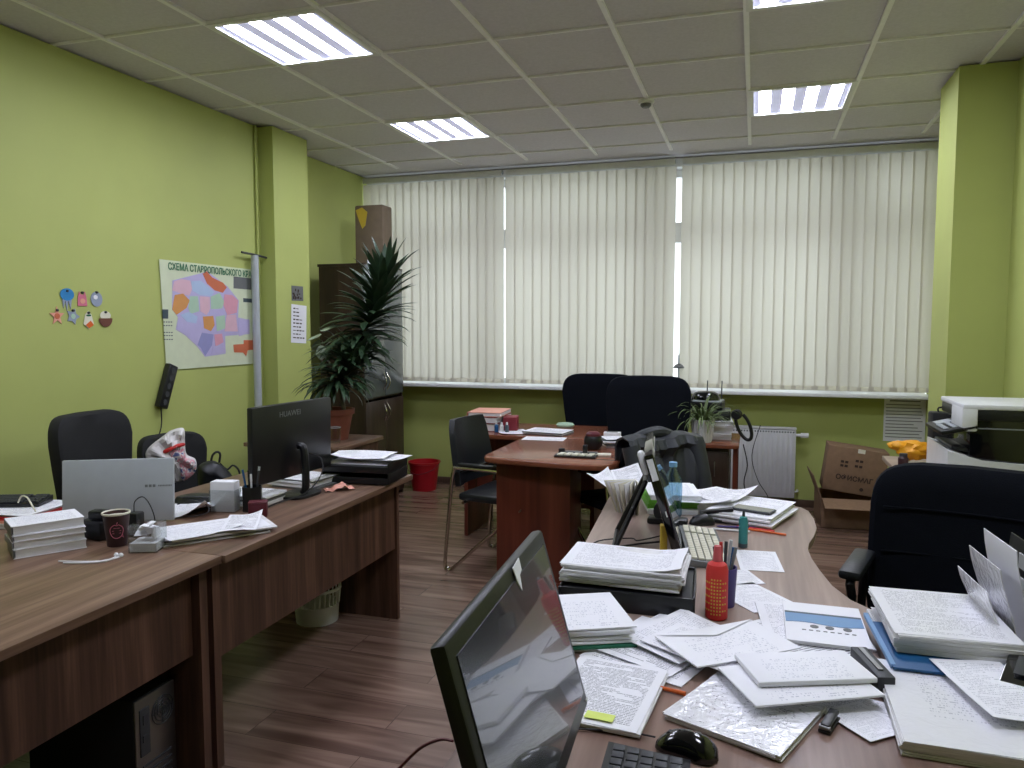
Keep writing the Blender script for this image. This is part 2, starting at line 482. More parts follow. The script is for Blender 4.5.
# ceiling: tiles and bars
struct(MB().box(((XL2 + XR) / 2, (YB + YW) / 2, H + 0.06), (XR - XL2 + 0.6, YW - YB + 0.6, 0.1)).o('ceiling', 'ceil'))
gx = [-0.07 + 0.6 * k for k in range(-5, 3)]
gy = [3.66 + 0.6 * k for k in range(-9, 5)]
mb = MB()
for x in gx: mb.box((x, (YB + 6.3) / 2, H + 0.003), (0.024, 6.3 - YB, 0.014))
struct(mb.o('trim_3', 'bar'))
mb = MB()
for y in gy: mb.box(((XL2 + XR) / 2, y, H + 0.0045), (XR - XL2, 0.012, 0.011))
struct(mb.o('trim_4', 'bar'))

# window: frames, panes, sill
wx0, wx1 = XL2, XR
struct(MB().box(((wx0 + wx1) / 2, 6.78, 2.865), (wx1 - wx0, 0.30, 0.07)).o('trim_5', 'pvc'))
seams = [wx0, -2.34, -0.84, 0.66, wx1 + 0.4]
for i in range(4):
    a, b = seams[i], seams[i + 1] - 0.001
    a = max(a, wx0); b = min(b, wx1)
    w = struct(MB().box(((a + b) / 2, 6.78, 0.985), (b - a, 0.064, 0.07)).box(((a + b) / 2, 6.78, 2.80), (b - a, 0.064, 0.07)).box(((a + b) / 2, 6.78, 2.30), (b - a, 0.064, 0.17))
               .box((a + 0.05, 6.78, 1.9), (0.10, 0.07, 1.85)).box((b - 0.05, 6.78, 1.9), (0.10, 0.07, 1.85)).box(((a + b) / 2, 6.78, 1.65), (0.09, 0.06, 1.3)).o('window_%d' % (i + 1), 'pvc'))
    MB().box(((a + b) / 2, 6.78, 1.9), (b - a - 0.02, 0.006, 1.8)).o('window_pane', 'pane', w)
struct(MB().box(((wx0 + wx1) / 2, 6.635, 0.955), (wx1 - wx0, 0.37, 0.03), bev=0.008).o('trim_6', 'white'))


# ------------------------------------------------------------------ vertical blinds
def blind(x0, x1, label, seed):
    r = random.Random(seed)
    t = thing('vertical_blind', label, 'blind', ((x0 + x1) / 2, 6.55, 2.85), 0, 'vertical blinds across the window wall')
    w = x1 - x0
    MB().box((0, 0, 0.012), (w - 0.006, 0.045, 0.036), bev=0.004).o('headrail', 'grey', t)
    MB().box((0, -0.0265, 0.004), (w - 0.006, 0.008, 0.05), bev=0.002).o('pelmet_strip', 'white', t)
    n = max(2, round(w / 0.083)); st = w / n
    for k in range(n):
        ang = R(8 + r.uniform(-1.5, 1.5))
        if seed == 3 and k in (0, 2): ang = R(28)
        wd = 0.094
        sway = r.uniform(-0.004, 0.004)
        def fn(u, v, wd=wd, sway=sway):
            a = (u - 0.5) * wd
            return (a + sway * (1 - v), 0.0015 * (1 - (2 * u - 1) ** 2), -1.835 * (1 - v) - 0.03)
        mb = MB().grid(fn, 4, 3)
        o = mb.o('slat', 'blind', t, (-w / 2 + st * (k + 0.5), 0.0, 0), rz=ang)
    mb = MB()
    for k in range(n):
        a = R(8)
        mb.box((-w / 2 + st * (k + 0.5), 0.004, -1.845), (0.084, 0.006, 0.035), rz=a, bev=0.002)
    mb.tube([(-w / 2 + 0.03, 0.012, -1.86), (0, 0.012, -1.863), (w / 2 - 0.03, 0.012, -1.86)], 0.0015, seg=4, smooth=1)
    mb.o('bottom_weights', 'cream', t)
    return t


blind(-3.545, -2.165, 'leftmost section of cream vertical blinds, behind the tall leafy plant', 1)
blind(-2.135, -0.655, 'middle section of cream vertical blinds, above the two black executive chairs', 2)
blind(-0.60, 1.285, 'wide right section of cream vertical blinds, above the white radiator', 3)


# ------------------------------------------------------------------ ceiling lamps
def ceiling_lamp(x, y, label):
    t = thing('ceiling_light', label, 'ceiling light', (x, y, H), 0, 'square fluorescent ceiling lights')
    mb = MB()
    for s in (-1, 1):
        mb.box((s * 0.285, 0, 0.0), (0.03, 0.60, 0.016)); mb.box((0, s * 0.285, 0.0), (0.54, 0.03, 0.016))
    mb.o('frame', 'white', t)
    MB().box((0, 0, 0.006), (0.54, 0.54, 0.006)).o('diffuser', 'diffuser', t)
    for k in range(4):
        MB().prism([(-0.034, 0.004), (-0.034, 0.0022), (0.034, 0.0022), (0.034, 0.004)], -0.265, 0.265, 'XZ').o('tube', 'tube', t, (-0.203 + k * 0.135, 0, 0))
    return t


ceiling_lamp(-2.17, 3.36, 'large glowing square ceiling light at upper left, nearest the camera')
ceiling_lamp(-2.17, 5.16, 'glowing square ceiling light near the window, left of the smoke detector')
ceiling_lamp(0.23, 5.16, 'glowing square ceiling light near the window, beside the right column')
ceiling_lamp(0.23, 3.36, 'ceiling light cut off by the top edge of the photo')
ceiling_lamp(-2.17, 1.56, 'ceiling light above the left desk, outside the photo')
ceiling_lamp(0.23, 1.56, 'ceiling light above the near right desk, outside the photo')
t = thing('smoke_detector', 'small white round smoke detector on the ceiling between the lights', 'smoke detector', (-0.68, 4.9, H))
MB().lathe([(0, 0), (0.05, 0), (0.052, -0.012), (0.045, -0.02), (0, -0.02)]).o('base', 'white', t)
part_label(MB().lathe([(0, -0.02), (0.034, -0.02), (0.034, -0.03), (0.022, -0.042), (0, -0.042)]).o('sensor_head', 'grey', t), 'grey sensor head')

# ------------------------------------------------------------------ left desks
DT = 0.75


def arc(cx, cy, r, a0, a1, n=7):
    return [(cx + r * math.cos(R(a0 + (a1 - a0) * i / n)), cy + r * math.sin(R(a0 + (a1 - a0) * i / n))) for i in range(n + 1)]


t = thing('office_desk', 'near left brown wood desk holding the books and paper cup', 'desk', (-2.4, 1.2, 0))
MB().prism([(x + 2.4, y - 1.2) for x, y in [(-1.648, 0.45), (-1.648, 2.046), (-2.42, 2.046), (-2.52, 2.12), (-2.62, 2.42), (-3.36, 2.42), (-3.36, 0.45)]], DT - 0.026, DT, bev=0.002).o('tabletop', 'wood_l', t)
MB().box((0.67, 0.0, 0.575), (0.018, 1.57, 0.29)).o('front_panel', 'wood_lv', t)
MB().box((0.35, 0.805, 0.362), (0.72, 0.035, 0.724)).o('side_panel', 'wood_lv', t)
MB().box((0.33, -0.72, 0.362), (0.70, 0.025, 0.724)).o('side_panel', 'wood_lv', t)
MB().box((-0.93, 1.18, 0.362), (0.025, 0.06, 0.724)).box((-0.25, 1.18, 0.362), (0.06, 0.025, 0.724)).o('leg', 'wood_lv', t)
t = thing('office_desk', 'far left brown wood desk holding the wide dark monitor', 'desk', (-2.1, 2.75, 0))
MB().prism([(x + 2.1, y - 2.75) for x, y in [(-1.636, 2.050), (-1.636, 3.49), (-2.48, 3.49), (-2.48, 2.14), (-2.41, 2.050)]], DT - 0.026, DT, bev=0.002).o('tabletop', 'wood_l', t)
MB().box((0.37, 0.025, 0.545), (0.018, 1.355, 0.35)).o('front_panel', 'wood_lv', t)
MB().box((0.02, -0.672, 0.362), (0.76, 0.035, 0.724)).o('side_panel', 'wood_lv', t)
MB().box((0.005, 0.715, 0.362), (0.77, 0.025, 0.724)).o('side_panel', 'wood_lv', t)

# computer tower under the near-left desk
t = thing('computer_tower', 'black computer tower with grey perforated rear under the near left desk', 'computer', (-1.99, 1.868, 0))
MB().box((0, 0, 0.185), (0.43, 0.17, 0.35), bev=0.006).o('case', 'blackm', t)
MB().box((0.217, 0, 0.185), (0.006, 0.166, 0.345), bev=0.002).o('rear_panel', 'steel', t)
mb = MB()
for k in range(4): mb.tube([(0.2225, 0.028 + (0.012 + 0.011 * k) * math.cos(a), 0.285 + (0.012 + 0.011 * k) * math.sin(a)) for a in [2 * PI * i / 20 for i in range(21)]], 0.0018, seg=5, smooth=1)
mb.box((0.2225, 0.028, 0.285), (0.002, 0.09, 0.003)).box((0.2225, 0.028, 0.285), (0.002, 0.003, 0.09))
mb.o('fan_grille', 'dgrey', t)
MB().box((0.2215, -0.048, 0.25), (0.005, 0.04, 0.15), bev=0.002).box((0.224, -0.048, 0.29), (0.006, 0.018, 0.03)).box((0.224, -0.048, 0.23), (0.006, 0.022, 0.022)).o('port_panel', 'dgrey', t)
mb = MB()
for k in range(5): mb.box((0.2215, 0, 0.14 - k * 0.022), (0.004, 0.12, 0.006), rx=R(0))
mb.o('slot_covers', 'dgrey', t)
for sx in (-1, 1): MB().box((sx * 0.17, 0, 0.005), (0.03, 0.15, 0.01)).o('foot', 'black', t)

# waste basket under far-left desk
t = thing('waste_basket', 'white slotted plastic waste basket on the floor under the far left desk', 'waste basket', (-2.105, 3.33, 0))
MB().lathe([(0, 0.004), (0.10, 0.004), (0.105, 0.0), (0.112, 0.09), (0.108, 0.092), (0.100, 0.012), (0, 0.012)]).o('bowl', 'white', t)
mb = MB()
for i in range(28):
    a = 2 * PI * i / 28
    mb.cyl((0.111 * math.cos(a), 0.111 * math.sin(a), 0.088), (0.118 * math.cos(a), 0.118 * math.sin(a), 0.17), 0.0035, seg=6)
mb.o('ribs', 'white', t)
MB().lathe([(0.115, 0.165), (0.124, 0.165), (0.124, 0.178), (0.115, 0.178), (0.115, 0.165)]).o('rim', 'white', t)

# ------------------------------------------------------------------ chairs
def office_chair(name, label, loc, rz, seat_z=0.47, bw=0.46, bh=0.5, bz=0.62, lean=8, m='fabric', armz=0.67, arms=True, group=None, back_off=-0.23, taper=0.85, ribs=0, thick=0.07):
    """faces +X in its own frame"""
    t = thing(name, label, 'chair', loc, rz, group)
    def seatf(u, v):
        a = 2 * PI * u; rr = v
        x = 0.24 * rr * math.copysign(abs(math.cos(a)) ** 0.6, math.cos(a)); y = 0.245 * rr * math.copysign(abs(math.sin(a)) ** 0.6, math.sin(a))
        return (x + 0.02, y, seat_z + 0.03 * (1 - rr ** 4))
    mb = MB()
    outline = [(0.02 + 0.25 * math.copysign(abs(math.cos(a)) ** 0.55, math.cos(a)), 0.25 * math.copysign(abs(math.sin(a)) ** 0.55, math.sin(a))) for a in [2 * PI * i / 28 for i in range(28)]]
    mb.prism(outline, seat_z - 0.035, seat_z + 0.03, bev=0.02)
    mb.o('seat', m, t)
    # backrest: rounded trapezoid, gently wrapped
    h2 = bh
    def prof(a):
        cx = math.copysign(abs(math.cos(a)) ** 0.38, math.cos(a)); sz = math.copysign(abs(math.sin(a)) ** 0.38, math.sin(a))
        k = 1.0 if taper >= 1 else taper + (1 - taper) * min(1, (sz + 1) / 1.5)
        return cx * bw / 2 * k, sz * h2 / 2
    mb = MB(); N = 36; rings = []
    for off, sc in ((-0.5, 0.93), (-0.36, 0.985), (0.0, 1.0), (0.36, 0.985), (0.5, 0.93)):
        ring = []
        for i in range(N):
            y, z = prof(2 * PI * i / N); y *= sc; z *= sc if sc > 0.99 else 1 - (1 - sc) * 0.8
            bow = 0.05 * (y / (bw / 2)) ** 2 + 0.02 * (z / h2) * 0
            zz = z
            x = off * thick + bow - zz * math.tan(R(lean))
            ring.append(mb.bm.verts.new((x, y, zz)))
        rings.append(ring)
    for a, b in zip(rings, rings[1:]):
        for i in range(N): mb.bm.faces.new((a[i], a[(i + 1) % N], b[(i + 1) % N], b[i]))
    for ring, s in ((rings[0], -1), (rings[-1], 1)):
        inner = []
        cen = sum((v.co for v in ring), Vector()) / N
        for f in (0.75, 0.45, 0.15):
            inner.append([mb.bm.verts.new((0, 0, 0)) for _ in range(N)])
            for i, v in enumerate(inner[-1]):
                y = ring[i].co.y * f; z = ring[i].co.z * f
                bump = (0.012 if s > 0 else 0.004) * (1 - f)
                if ribs and s > 0:
                    bump += 0.006 * math.cos(z / bh * ribs * 2 * PI)
                v.co = (s * 0.5 * thick + s * bump + 0.05 * (y / (bw / 2)) ** 2 - z * math.tan(R(lean)), y, z)
        prev = ring
        for rg in inner:
            for i in range(N): mb.bm.faces.new((prev[i], prev[(i + 1) % N], rg[(i + 1) % N], rg[i]))
            prev = rg
        mb.bm.faces.new(prev)
    bo = mb.o('backrest', m, t, (back_off, 0, bz + bh / 2))
    if ribs:
        for k in range(ribs):
            zz = -bh / 2 + bh * (k + 1) / (ribs + 1)
            MB().tube([(thick * 0.5 + 0.012 + 0.05 * (y / (bw / 2)) ** 2 - zz * math.tan(R(lean)), y, zz) for y in [bw * 0.42 * q / 4 for q in range(-4, 5)]], 0.0035, seg=6, smooth=1).o('seam', m, bo)
    MB().tube([(-0.02, 0, seat_z - 0.04), (-0.24 + back_off * 0.15, 0, seat_z - 0.035), (back_off - 0.055, 0, seat_z + 0.06), (back_off - 0.05, 0, bz + bh * 0.3)], 0.022, seg=8).o('back_bracket', 'black', t)
    if arms:
        for s in (-1, 1):
            a = MB().tube([(-0.13, s * 0.235, seat_z - 0.02), (-0.13, s * 0.30, seat_z), (-0.12, s * 0.30, armz - 0.03), (0.12, s * 0.30, armz - 0.02), (0.12, s * 0.295, armz - 0.08), (0.06, s * 0.30, seat_z), (0.06, s * 0.235, seat_z - 0.02)], 0.014, seg=8).o('armrest', 'black', t)
            MB().box((0.0, s * 0.30, armz), (0.30, 0.07, 0.032), bev=0.013).o('arm_pad', 'leather', a)
    MB().cyl((0, 0, 0.10), (0, 0, seat_z - 0.03), 0.025, seg=14).cyl((0, 0, 0.10), (0, 0, 0.24), 0.036, seg=14).o('gas_lift', 'black', t)
    for k in range(5):
        a = 2 * PI * k / 5 + 0.3
        d = (math.cos(a), math.sin(a))
        sp = MB().tube([(0.02 * d[0], 0.02 * d[1], 0.115), (0.15 * d[0], 0.15 * d[1], 0.10), (0.285 * d[0], 0.285 * d[1], 0.075)], 0.019, seg=8).o('base_spoke', 'black', t)
        MB().cyl((0.285 * d[0] - 0.022 * d[1], 0.285 * d[1] + 0.022 * d[0], 0.0275), (0.285 * d[0] + 0.022 * d[1], 0.285 * d[1] - 0.022 * d[0], 0.0275), 0.027, seg=14).cyl((0.285 * d[0], 0.285 * d[1], 0.03), (0.285 * d[0], 0.285 * d[1], 0.08), 0.006, seg=8).o('caster', 'black', sp)
    return t


office_chair('office_chair', 'black chair behind the silver panel at the near left desk', (-2.74, 2.81, 0), R(8), bw=0.50, bh=0.52, bz=0.58, lean=4, m='mesh', back_off=-0.24, taper=0.8, arms=False)
office_chair('office_chair', 'black chair hung with a shopping bag against the green wall', (-2.93, 3.42, 0), R(-14), bw=0.41, bh=0.44, bz=0.46, lean=6, m='mesh', back_off=-0.2, taper=0.8, arms=False)
office_chair('executive_chair', 'left of two tall black executive chairs behind the cherry desk', (-1.20, 5.98, 0), R(-90), bw=0.64, bh=0.60, bz=0.51, lean=-2, m='navy', arms=False, group='executive chairs at the cherry desk', back_off=-0.24, taper=0.84)
office_chair('executive_chair', 'right of two tall black executive chairs, next to the spider plant', (-0.70, 5.22, 0), R(-88), bw=0.60, bh=0.62, bz=0.53, lean=6, m='navy', group='executive chairs at the cherry desk', back_off=-0.2, taper=0.86, arms=False)
office_chair('office_chair', 'large black padded office chair in the right foreground by the curved desk', (0.63, 2.62, 0), R(254), bw=0.60, bh=0.60, bz=0.43, lean=6, m='navy', armz=0.715, back_off=-0.25, taper=1.0, ribs=3, thick=0.09)


def visitor_chair(label, loc, rz, m, bkh=0.40):
    """chrome sled chair facing +X"""
    t = thing('visitor_chair', label, 'chair', loc, rz)
    MB().box((0.06, 0, 0.455), (0.46, 0.46, 0.05), bev=0.02).o('seat', m, t)
    def fn(u, v):
        y = (u - 0.5) * 0.44 * (1 - 0.12 * v * v); z = 0.52 + bkh * v
        return (-0.19 - 0.07 * v + 0.04 * (2 * u - 1) ** 2, y * (1 - 0.1 * max(0, v - 0.85) / 0.15), z)
    MB().grid(fn, 10, 8, 0.035).o('backrest', m, t)
    for s in (-1, 1):
        y = s * 0.275
        f = MB().tube([(0.26, y * 0.95, 0.43), (0.28, y, 0.42), (0.02, y, 0.20), (-0.17, y, 0.025), (-0.215, y, 0.012), (-0.235, y, 0.05), (-0.20, y, 0.40), (-0.17, y, 0.62), (-0.12, y, 0.645), (0.20, y, 0.645)], 0.0115, seg=8, smooth=5).o('side_frame', 'chrome', t)
        MB().tube([(0.20, y, 0.645), (0.24, y, 0.62), (0.26, y, 0.40), (0.27, y, 0.02), (0.24, y, 0.012)], 0.0115, seg=8, smooth=5).o('front_leg', 'chrome', t)
        MB().box((0.03, y, 0.665), (0.32, 0.045, 0.022), bev=0.009).o('arm_pad', 'black', f)
    MB().cyl((-0.18, -0.275, 0.60), (-0.18, 0.275, 0.60), 0.010, seg=8).cyl((0.2, -0.27, 0.425), (0.2, 0.27, 0.425), 0.010, seg=8).cyl((-0.12, -0.25, 0.425), (-0.12, 0.25, 0.425), 0.010, seg=8).o('cross_bar', 'chrome', t)
    return t


visitor_chair('black visitor chair with chrome legs at the left of the cherry table', (-1.51, 4.50, 0), R(-10), 'leather')
visitor_chair('dark visitor chair with a grey jacket over its back, right of the cherry table', (-0.70, 4.50, 0), R(135), 'navy', 0.33)

# grey jacket draped over the right visitor chair
def jk(u, v):
    # u along width (y), v wraps from front of backrest over the top to the outside
    y = (u - 0.5) * (0.48 + 0.14 * v)
    L = v * 1.05
    fold = 0.018 * math.sin(u * 23 + 2 * v) * min(1, v * 2) + 0.008 * math.sin(u * 47)
    if L < 0.22: x = -0.035 + 0.02 * (0.22 - L); z = 0.96 - (0.22 - L)
    elif L < 0.34:
        a = (L - 0.22) / 0.12 * PI
        x = 0.035 - 0.07 * math.cos(a); z = 0.955 + 0.05 * math.sin(a)
    else: x = 0.075 + 0.10 * (L - 0.34); z = 0.955 - (L - 0.34) * 0.98
    return (x + fold * (1 if L > 0.3 else -0.3) + (0.03 * math.sin(v * 9 + u * 4) if L > 0.4 else 0), y + 0.03 * math.sin(v * 6), z + 0.012 * math.sin(u * 11))
t = thing('jacket', 'grey jacket draped over the back of the right visitor chair', 'jacket', (-0.70 + 0.23 * 0.707, 4.50 - 0.23 * 0.707, -0.125), R(315))
MB().grid(jk, 40, 34, 0.012).o('body', 'jacket', t)
def slv(px, py, lab):
    MB().tube([(px, py, 0.97), (px + 0.03, py + 0.01, 0.85), (px + 0.06, py + 0.02, 0.68), (px + 0.05, py + 0.03, 0.5)], 0.05, seg=12, smooth=6).o('sleeve', 'jacket', t)
slv(0.09, -0.22, ''); slv(0.09, 0.23, '')
MB().tube([(-0.02, -0.12, 0.985), (0.02, -0.06, 1.02), (0.03, 0.02, 1.03), (0.0, 0.12, 1.0)], 0.032, seg=10, smooth=5).o('collar', 'jacket', t)

# ------------------------------------------------------------------ cherry desks
t = thing('cherry_meeting_table', 'reddish cherry table with rounded corners jutting towards the camera', 'table', (-1.1, 4.45, 0))
poly = arc(-1.40, 4.14, 0.08, 180, 270, 5) + arc(-0.86, 4.16, 0.16, 270, 360, 7) + [(-0.70, 4.93), (-1.48, 4.93)]
MB().prism([(x + 1.1, y - 4.45) for x, y in poly], DT - 0.03, DT, bev=0.008).o('tabletop', 'cherry', t)
MB().box((-0.10, -0.13, 0.36), (0.44, 0.30, 0.72), bev=0.003).o('pedestal', 'cherry_v', t)
MB().box((-0.10, -0.13, 0.012), (0.48, 0.33, 0.024)).o('plinth', 'cherry_v', t)
t = thing('cherry_desk', 'wide cherry desk in front of the executive chairs', 'desk', (-1.45, 5.3, 0))
poly = arc(-1.92, 5.03, 0.09, 180, 270, 5) + [(-0.98, 4.94)] + [(-0.98, 5.62), (-2.01, 5.62)]
MB().prism([(x + 1.45, y - 5.3) for x, y in poly], DT - 0.03, DT, bev=0.008).o('tabletop', 'cherry', t)
MB().box((-0.49, 0.0, 0.36), (0.028, 0.55, 0.72)).o('side_panel', 'cherry_v', t)
MB().box((0.42, 0.02, 0.36), (0.028, 0.55, 0.72)).o('side_panel', 'cherry_v', t)
MB().box((-0.03, -0.1, 0.47), (0.88, 0.02, 0.5)).o('front_panel', 'cherry_v', t)

t = thing('side_cabinet', 'low cherry side cabinet holding the spider plant and printer', 'cabinet', (-0.265, 5.68, 0))
MB().box((0.0, 0, 0.675), (0.36, 0.62, 0.028), bev=0.006).o('top_board', 'cherry', t)
MB().box((-0.025, 0.02, 0.33), (0.28, 0.54, 0.66), bev=0.003).o('body', 'cab', t)
MB().box((0.155, -0.24, 0.33), (0.03, 0.03, 0.66)).o('leg', 'cherry_v', t)
MB().box((0.155, 0.24, 0.33), (0.03, 0.03, 0.66)).o('leg', 'cherry_v', t)
d = MB().box((-0.025, -0.257, 0.5), (0.26, 0.014, 0.26), bev=0.002).o('door', 'cab', t)
MB().tube([(0.02, -0.264, 0.56), (0.02, -0.285, 0.55), (0.02, -0.285, 0.47), (0.02, -0.264, 0.46)], 0.004, seg=6).o('handle', 'steel', d)

# ------------------------------------------------------------------ right desk with curved edge, near desk
t = thing('curved_office_desk', 'greyish brown desk with a wavy edge, at the right', 'desk', (0, 2.6, 0))
edge = [(0.21, 3.33), (0.225, 3.28), (0.236, 3.15), (0.236, 3.0), (0.218, 2.88), (0.195, 2.78), (0.187, 2.70), (0.192, 2.60), (0.207, 2.48), (0.23, 2.34), (0.265, 2.23), (0.33, 2.14), (0.42, 2.08), (0.55, 2.045), (0.72, 2.03), (0.95, 2.03)]
poly = [(-0.60, 3.36), (-0.49, 1.72), (0.95, 1.72)] + edge[::-1][:-1] + [(0.20, 3.335), (0.16, 3.36)]
MB().prism([(x, y - 2.6) for x, y in poly], DT - 0.026, DT, bev=0.0025).o('tabletop', 'wood_r', t)
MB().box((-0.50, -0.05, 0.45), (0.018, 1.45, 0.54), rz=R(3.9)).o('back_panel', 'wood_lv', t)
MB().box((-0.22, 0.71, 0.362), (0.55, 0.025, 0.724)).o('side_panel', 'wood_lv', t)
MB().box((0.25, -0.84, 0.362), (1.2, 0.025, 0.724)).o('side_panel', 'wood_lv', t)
t = thing('near_office_desk', 'nearest brown desk carrying the mouse and paper piles', 'desk', (0.1, 1.2, 0))
poly = [(-0.49, 0.25), (0.10, 0.25), (0.14, 0.6), (0.2, 0.85), (0.30, 1.12), (0.46, 1.26), (0.7, 1.32), (0.95, 1.34), (0.95, 1.717), (-0.49, 1.717)]
MB().prism([(x - 0.1, y - 1.2) for x, y in poly], DT - 0.026, DT, bev=0.0025).o('tabletop', 'wood_n', t)
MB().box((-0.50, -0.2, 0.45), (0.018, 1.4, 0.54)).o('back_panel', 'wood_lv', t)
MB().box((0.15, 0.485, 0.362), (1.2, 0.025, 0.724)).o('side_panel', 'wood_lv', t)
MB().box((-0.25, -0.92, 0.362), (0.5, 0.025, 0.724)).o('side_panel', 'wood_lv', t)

# ------------------------------------------------------------------ paper helpers
def sheet(label, cx, cy, z, w, d, deg, m='print', name='paper_sheet', cat='paper', thick=0.0012, curl=0.0, corner=0, tilt=(0, 0), seed=0, group=None):
    """one sheet: local x is the page width, y the page height; corner 0-3 lifts that corner"""
    r = random.Random(seed or int(abs(cx * 1000) + abs(cy * 777)))
    ph = r.uniform(0, 6)
    def fn(u, v):
        x, y = (u - 0.5) * w, (v - 0.5) * d
        zz = curl * 0.5 * (1 + math.sin(u * 3.1 + v * 2.3 + ph)) * 0.5
        cu, cv = ((0, 0), (1, 0), (1, 1), (0, 1))[corner]
        q = max(0, 1 - math.hypot(u - cu, v - cv) / 0.7)
        return (x, y, thick + zz + curl * 1.6 * q * q)
    o = MB().grid(fn, 10, 12, thick).o(name, m, None, (cx, cy, z), rot=(R(tilt[0]), R(tilt[1]), R(deg)), smooth=50)
    return tag(o, label, cat, group)


def pile(label, cx, cy, z, w, d, h, deg, n=6, top='print', name='paper_stack', cat='papers', seed=1, jit=0.008, colours=None, group=None, topcurl=0.0, sleeve=False):
    """an untidy stack of documents: several bundles and the sheet on top"""
    r = random.Random(seed)
    t = thing(name, label, cat, (cx, cy, z), R(deg), group)
    bh = (h - 0.0015) / n
    for k in range(n):
        mb = MB()
        sub = max(1, int(bh / 0.0025))
        ox, oy, a = r.uniform(-jit, jit), r.uniform(-jit, jit), R(r.uniform(-2, 2))
        for q in range(sub):
            mb.box((ox + r.uniform(-.0012, .0012), oy + r.uniform(-.0012, .0012), bh * (k + (q + 0.5) / sub)), (w * r.uniform(0.985, 1.0), d * r.uniform(0.985, 1), bh / sub * 0.96), rz=a)
        mb.o('bundle', (colours[k % len(colours)] if colours else 'edge'), t)
    def fn(u, v):
        q = max(0, u - 0.7) ** 2
        return ((u - 0.5) * w, (v - 0.5) * d, h + topcurl * (q * 6 + 0.15 * math.sin(v * 5) * u))
    MB().grid(fn, 8, 8, 0.0012).o('top_sheet', top, t, rz=R(r.uniform(-2, 2)))
    return t


def cable(label, pts, r=0.0025, m='cable', name='cable', cat='cable', group=None):
    return tag(MB().tube(pts, r, seg=6, smooth=5).o(name, m), label, cat, group)


def pen(label, x, y, z, deg, m, length=0.14, up=None):
    t = thing('pen', label, 'pen', (x, y, z), R(deg))
    d = Vector((1, 0, 0)) if up is None else Vector(up).normalized()
    p = lambda f: d * length * f
    MB().cyl(p(0.07) , p(0.80), 0.004, seg=10).cyl(p(0.07), p(0.0), 0.004, 0.0012, seg=10).o('barrel', m, t)
    MB().cyl(p(0.80), p(1.0), 0.0045, seg=10).o('cap', m, t)
    return t


# ------------------------------------------------------------------ monitors
def monitor(label, loc, yaw, tilt, w, h, m_screen='screen', shell='black', bezel=0.014, stand=True, cover=True, gap=None, brand=None, thick=0.035, base_r=0.11, name='monitor'):
    """loc = middle of the panel's lower edge; screen looks along local -Y; tilt leans the top towards +Y"""
    t = thing(name, label, 'monitor', (loc[0], loc[1], DT), R(yaw))
    z0 = loc[2] - DT
    rx = R(-tilt)
    def P(x, y, z):
        v = Vector((x, y, z)); v.rotate(Euler((rx, 0, 0))); return (v.x, v.y, v.z + z0)
    fr = MB().box((0, thick / 2, h / 2), (w, thick, h), bev=0.006)
    fr = fr.o('housing', shell, t, (0, 0, z0), rot=(rx, 0, 0))
    if cover: MB().box((0, thick + 0.012, h * 0.48), (w * 0.62, 0.03, h * 0.6), bev=0.012).o('rear_cover', shell, fr)
    MB().box((0, -0.0006, h / 2 + 0.004), (w - 2 * bezel, 0.0025, h - 2 * bezel - 0.008)).o('screen', m_screen, fr)
    if stand:
        a = P(0, thick + 0.02, h * 0.42)
        MB().tube([a, (a[0], a[1] + 0.03, a[2] - 0.02), (0, a[1] + 0.035, 0.05), (0, a[1] + 0.02, 0.012)], 0.017, seg=10, smooth=4).o('stand_neck', shell, t)
        MB().prism([((base_r * 1.15) * math.copysign(abs(math.cos(q)) ** 0.6, math.cos(q)), a[1] + base_r * 0.85 * math.copysign(abs(math.sin(q)) ** 0.6, math.sin(q))) for q in [2 * PI * i / 28 for i in range(28)]], 0, 0.012, bev=0.003).o('stand_base', shell, t)
    if brand:
        text('brand_lettering', brand, 0.034, 'grey', fr, (0.03, thick + 0.0005, h * 0.86), (R(90), 0, R(180)), sx=1.1)
    return t, fr


# near monitor at the bottom left of the right desk, screen towards the piles
t, fr = monitor('large black monitor in the foreground with a paper scrap on its frame', (-0.252, 1.03, 0.834), 93.0, 15.5, 0.51, 0.32, bezel=0.022, thick=0.022)
# screen must face +X: yaw 93 turns local -Y to +X
sc = MB().prism([(-0.020, 0.0), (-0.016, -0.022), (-0.004, -0.040), (0.004, -0.018), (0.018, -0.014), (0.020, 0.004)], -0.0035, -0.002, 'XZ').o('paper_scrap', 'paper', fr, (0.055, 0, 0.317))
MB().box((0.245, -0.001, 0.012), (0.012, 0.002, 0.003)).o('power_light', 'white', fr)

# far-left dark monitor seen from behind
t, fr = monitor('wide dark grey monitor seen from behind on the far left desk', (-1.965, 2.907, 0.835), 265.4, 1.0, 0.54, 0.33, shell='black', brand='HUAWEI', thick=0.03, cover=False, base_r=0.085)

# silver flat panel on the near-left desk
t = thing('monitor', 'silver flat computer display seen from behind on the near left desk', 'monitor', (-2.295, 2.275, DT), R(27))
pn = MB().box((0, 0, 0.12), (0.40, 0.014, 0.24), bev=0.005).o('housing', 'silver', t, (0, 0, 0.004), rot=(R(-6), 0, 0))
MB().box((0, 0.0078, 0.12), (0.38, 0.002, 0.22)).o('screen', 'screen', pn)
mb = MB()
for k, wd in enumerate((0.012, 0.012, 0.012)): mb.box((0.10 + k * 0.014, -0.0075, 0.135), (0.010, 0.001, 0.010))
for k in range(9): mb.box((0.145 + k * 0.0056, -0.0075, 0.135), (0.004, 0.001, 0.006))
mb.o('lettering_strip', 'grey', pn)
MB().prism([(0.0, 0.0), (0.10, 0.0), (0.02, 0.12)], -0.08, 0.08, 'YZ').o('stand', 'silver', t, (0, 0.012, 0))

